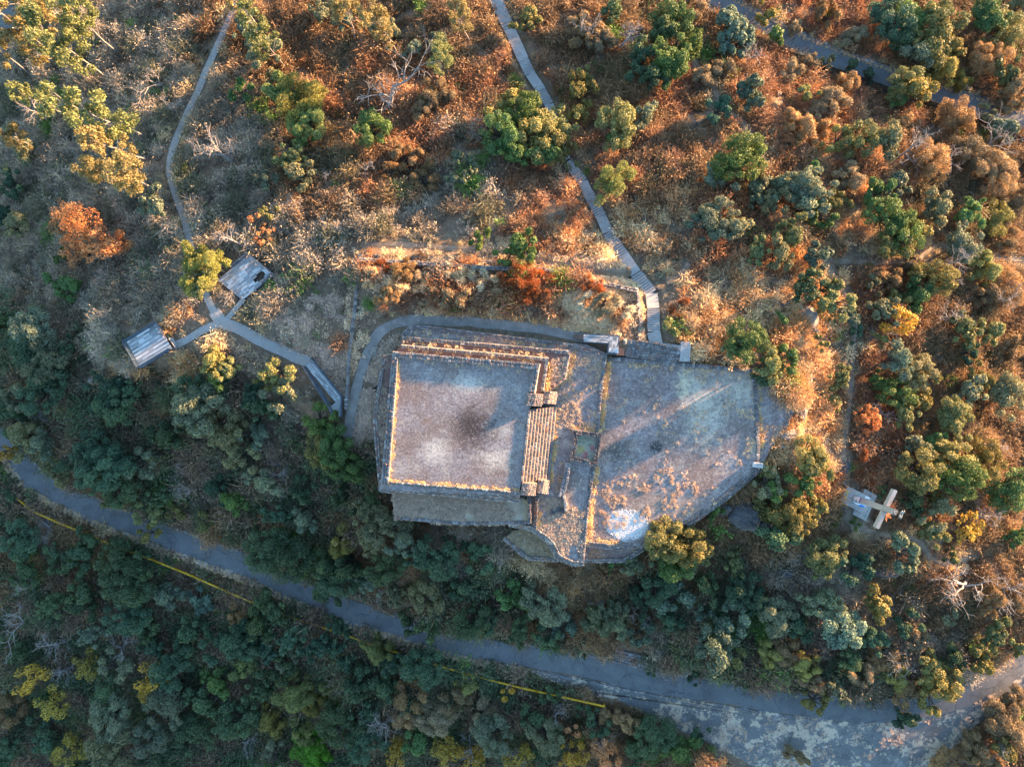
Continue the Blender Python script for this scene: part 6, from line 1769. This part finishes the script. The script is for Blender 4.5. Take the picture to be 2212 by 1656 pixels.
tuft_line([(1207,880),(1190,1045)], -3.2, 12, 0.12, 0.6, GOLD); tuft_line([(1316,775),(1299,930)], -4.3, 18, 0.16, 0.7, GOLD); tuft_line([(1290,1008),(1270,1165)], -4.3, 18, 0.18, 0.75, GOLD)
tuft_line([(1262,1165),(1340,1174)], -4.3, 14, 0.15, 0.7, GOLD); tuft_line([(1350,785),(1625,808)], -4.3, 8, 0.3, 0.6); tuft_line([(1642,820),(1646,990)], -4.6, 12, 0.15, 0.6, GOLD)
tuft_line([(1237,922),(1298,930)], -3.2, 16, 0.1, 0.6, GOLD); tuft_line([(1215,1000),(1205,1070),(1200,1100)], -3.2, 8, 0.25, 0.7); tuft_line([(1545,1075),(1480,1118)], -4.3, 6, 0.3, 0.6)
tuft_line([(1140,1080),(1135,1120)], -2.7, 12, 0.2, 0.6); tuft_line([(1168,1075),(1164,1138)], -3.2, 12, 0.2, 0.7, GOLD)
tuft_area(P_SOUTH, -2.7, 2600, 0.6, (0.36, 0.30, 0.22), 0.40); tuft_area([(1150,1075),(1200,1075),(1265,1105),(1262,1200),(1215,1200),(1180,1155),(1150,1135)], -3.2, 1500, 0.6, (0.41, 0.34, 0.24), 0.42)
tuft_area(P_LOW, -6.3, 700, 0.7, (0.36, 0.31, 0.19), 0.38); tuft_area(P_LOWE, -6.0, 250, 0.6, (0.45, 0.38, 0.24), 0.45)
tuft_area([(1195,760),(1308,770),(1295,930),(1210,930)], -3.2, 900, 0.55, (0.44, 0.36, 0.24), 0.5); tuft_area([(1192,775),(1232,765),(1222,815),(1190,835)], -2.2, 260, 0.6)
tuft_area([(1460,790),(1625,805),(1632,990),(1560,960),(1480,900)], -4.3, 3000, 0.5, (0.52, 0.43, 0.28), 0.54, 0.42); tuft_area([(1300,1040),(1500,1000),(1560,1060),(1480,1120),(1400,1165),(1290,1150)], -4.3, 3200, 0.45, (0.48, 0.36, 0.22), 0.56, 0.6); tuft_area(P_PLAZA, -4.3, 4500, 0.45, (0.5, 0.4, 0.26), 0.62, 0.7, 33)
tuft_area(P_EXT, -4.6, 800, 0.45, (0.46, 0.38, 0.25), 0.5, 0.6); tuft_area([(812,870),(836,770),(836,1050),(824,1050)], -1.1, 500, 0.5, (0.37, 0.32, 0.23), 0.3)
# ledge left of the platform, foot of the mounds, apron and verges: on the ground sheet
def tuft_ground(poly, n, s, c, thr=0.45, fr=0.3, off=0.0):
    p = np.array(poly, float); x = rng.uniform(p[:, 0].min(), p[:, 0].max(), n); y = rng.uniform(p[:, 1].min(), p[:, 1].max(), n)
    k = inpoly(x, y, poly); X, Y, Z = ground_hit(x[k], y[k], gz); Z = gz(X, Y)
    k = fbm(X * fr + off, Y * fr + off, 4) > thr
    ok = np.ones(k.sum(), bool)
    X, Y, Z = X[k], Y[k], Z[k]
    for line, hw, fall, dz in CORR:
        d, _ = dist_line(X, Y, line); ok &= d > hw - 0.05
    tufts(np.c_[X, Y, Z][ok], s, c)
tuft_ground([(768,945),(772,880),(800,790),(826,740),(862,722),(845,765),(826,770),(812,862),(806,900),(817,1000),(770,960)], 2600, 0.9, (0.41, 0.34, 0.25), 0.3)
tuft_ground([(745,1000),(760,890),(800,900),(815,1000),(790,1010)], 700, 0.8, (0.41, 0.33, 0.24), 0.3)
tuft_ground([(755,560),(1205,575),(1200,690),(940,685),(850,690),(775,780),(745,880)], 4200, 1.3, (0.54, 0.42, 0.26), 0.5, 0.25)
tuft_ground([(1190,590),(1385,610),(1390,740),(1300,720),(1190,700)], 2600, 1.2, (0.58, 0.45, 0.27), 0.42)
tuft_ground([(880,695),(1260,715),(1290,735),(1290,700),(1180,685),(900,675)], 900, 1.0, GOLD, 0.4)
tuft_ground([(1200,500),(1330,540),(1360,590),(1200,570),(1000,545),(1000,520)], 1200, 1.3, (0.56, 0.44, 0.27), 0.4)
tuft_ground([(560,640),(740,640),(745,880),(690,800),(560,720)], 2400, 1.1, (0.41, 0.33, 0.24), 0.4)
tuft_ground(P_LOT, 11000, 0.55, (0.45, 0.37, 0.27), 0.53, 0.45, 11)
tuft_ground([(1700,650),(1760,700),(1770,900),(1740,960),(1715,960),(1725,880),(1660,800),(1700,760)], 1400, 1.0, (0.6, 0.38, 0.16), 0.4)
tuft_ground([(1130,1388),(1400,1440),(1660,1478),(1660,1455),(1400,1405),(1130,1370)], 1500, 0.9, (0.33, 0.22, 0.13), 0.45)
for offm, xa, xb in ((-2.0, -30, 1140), (-2.5, -30, 1140)):
    l_ = offset_line(ROAD_S, offm); xs, ys = proj(l_[:, 0], l_[:, 1], l_[:, 2]); l_ = l_[(xs > xa) & (xs < xb)]
    i = rng.randint(0, len(l_), 900); tufts(np.c_[l_[i, 0] + rng.normal(0, .16, 900), l_[i, 1] + rng.normal(0, .16, 900), l_[i, 2] + 0.0], 0.5, (0.42, 0.33, 0.2))
l_ = offset_line(ROAD_NE, 1.25); i = rng.randint(0, len(l_), 500); tufts(np.c_[l_[i, 0] + rng.normal(0, .14, 500), l_[i, 1] + rng.normal(0, .14, 500), l_[i, 2]], 0.5, (0.46, 0.36, 0.2))
P = np.vstack(GP); S = np.concatenate(GS); Cc = np.vstack(GC); n = len(P)
scatter("dry_grass", "pale straw-coloured dry grass in tufts", GR, P, np.stack([rng.normal(0, .15, n), rng.normal(0, .15, n), rng.uniform(0, 6.283, n)], 1), S, Cc, rng.randint(0, 3, n))

# white lime gravel circle on the plaza, litter
def pebbles(name, label, pts, size, mat):
    v = []; f = []
    for p in pts:
        k = len(v); s = size * rng.uniform(0.5, 1.3)
        for d in ((1, 0, 0), (0, 1, 0), (-1, 0, 0), (0, -1, 0), (0, 0, 0.8)):
            v.append((p[0] + d[0] * s * rng.uniform(.6, 1.2), p[1] + d[1] * s * rng.uniform(.6, 1.2), p[2] + d[2] * s))
        f += [(k, k + 1, k + 4), (k + 1, k + 2, k + 4), (k + 2, k + 3, k + 4), (k + 3, k, k + 4)]
    o = obj(name, mesh(name, v, f, mat)); prop(o, label, None, None, "stuff")
pp = []
c0 = U(1355, 1133, -4.3)
for i in range(2200):
    a = rng.uniform(0, 6.283); r_ = math.sqrt(rng.rand()) * 1.02
    pp.append((c0.x + 2.85 * r_ * math.cos(a) + rng.normal(0, .08), c0.y + 2.15 * r_ * math.sin(a) + rng.normal(0, .08), -4.3))
pebbles("lime_gravel", "white lime gravel circle on the plaza", pp, 0.05, MAT['white'])
lt = []
for (x, y, z, s, n) in ((1005, 1135, None, 60, 14), (1850, 1047, None, 10, 22), (870, 700, None, 60, 10), (1450, 900, -4.3, 120, 18), (250, 1120, None, 120, 14), (560, 1000, None, 150, 20), (1500, 1560, None, 140, 20), (470, 330, None, 60, 10), (1280, 1000, -3.2, 60, 12)):
    for i in range(n):
        fx_, fy_ = x + rng.normal(0, s * .5), y + rng.normal(0, s * .4)
        if z is None:
            X, Y, Z = ground_hit(np.array([fx_]), np.array([fy_]), gz); lt.append((X[0], Y[0], float(gz(X, Y)[0]) + 0.1))
        else:
            q = U(fx_, fy_, z); lt.append((q.x, q.y, z + 0.01))
pebbles("litter", "scattered white bits of litter", lt, 0.07, MAT['white'])
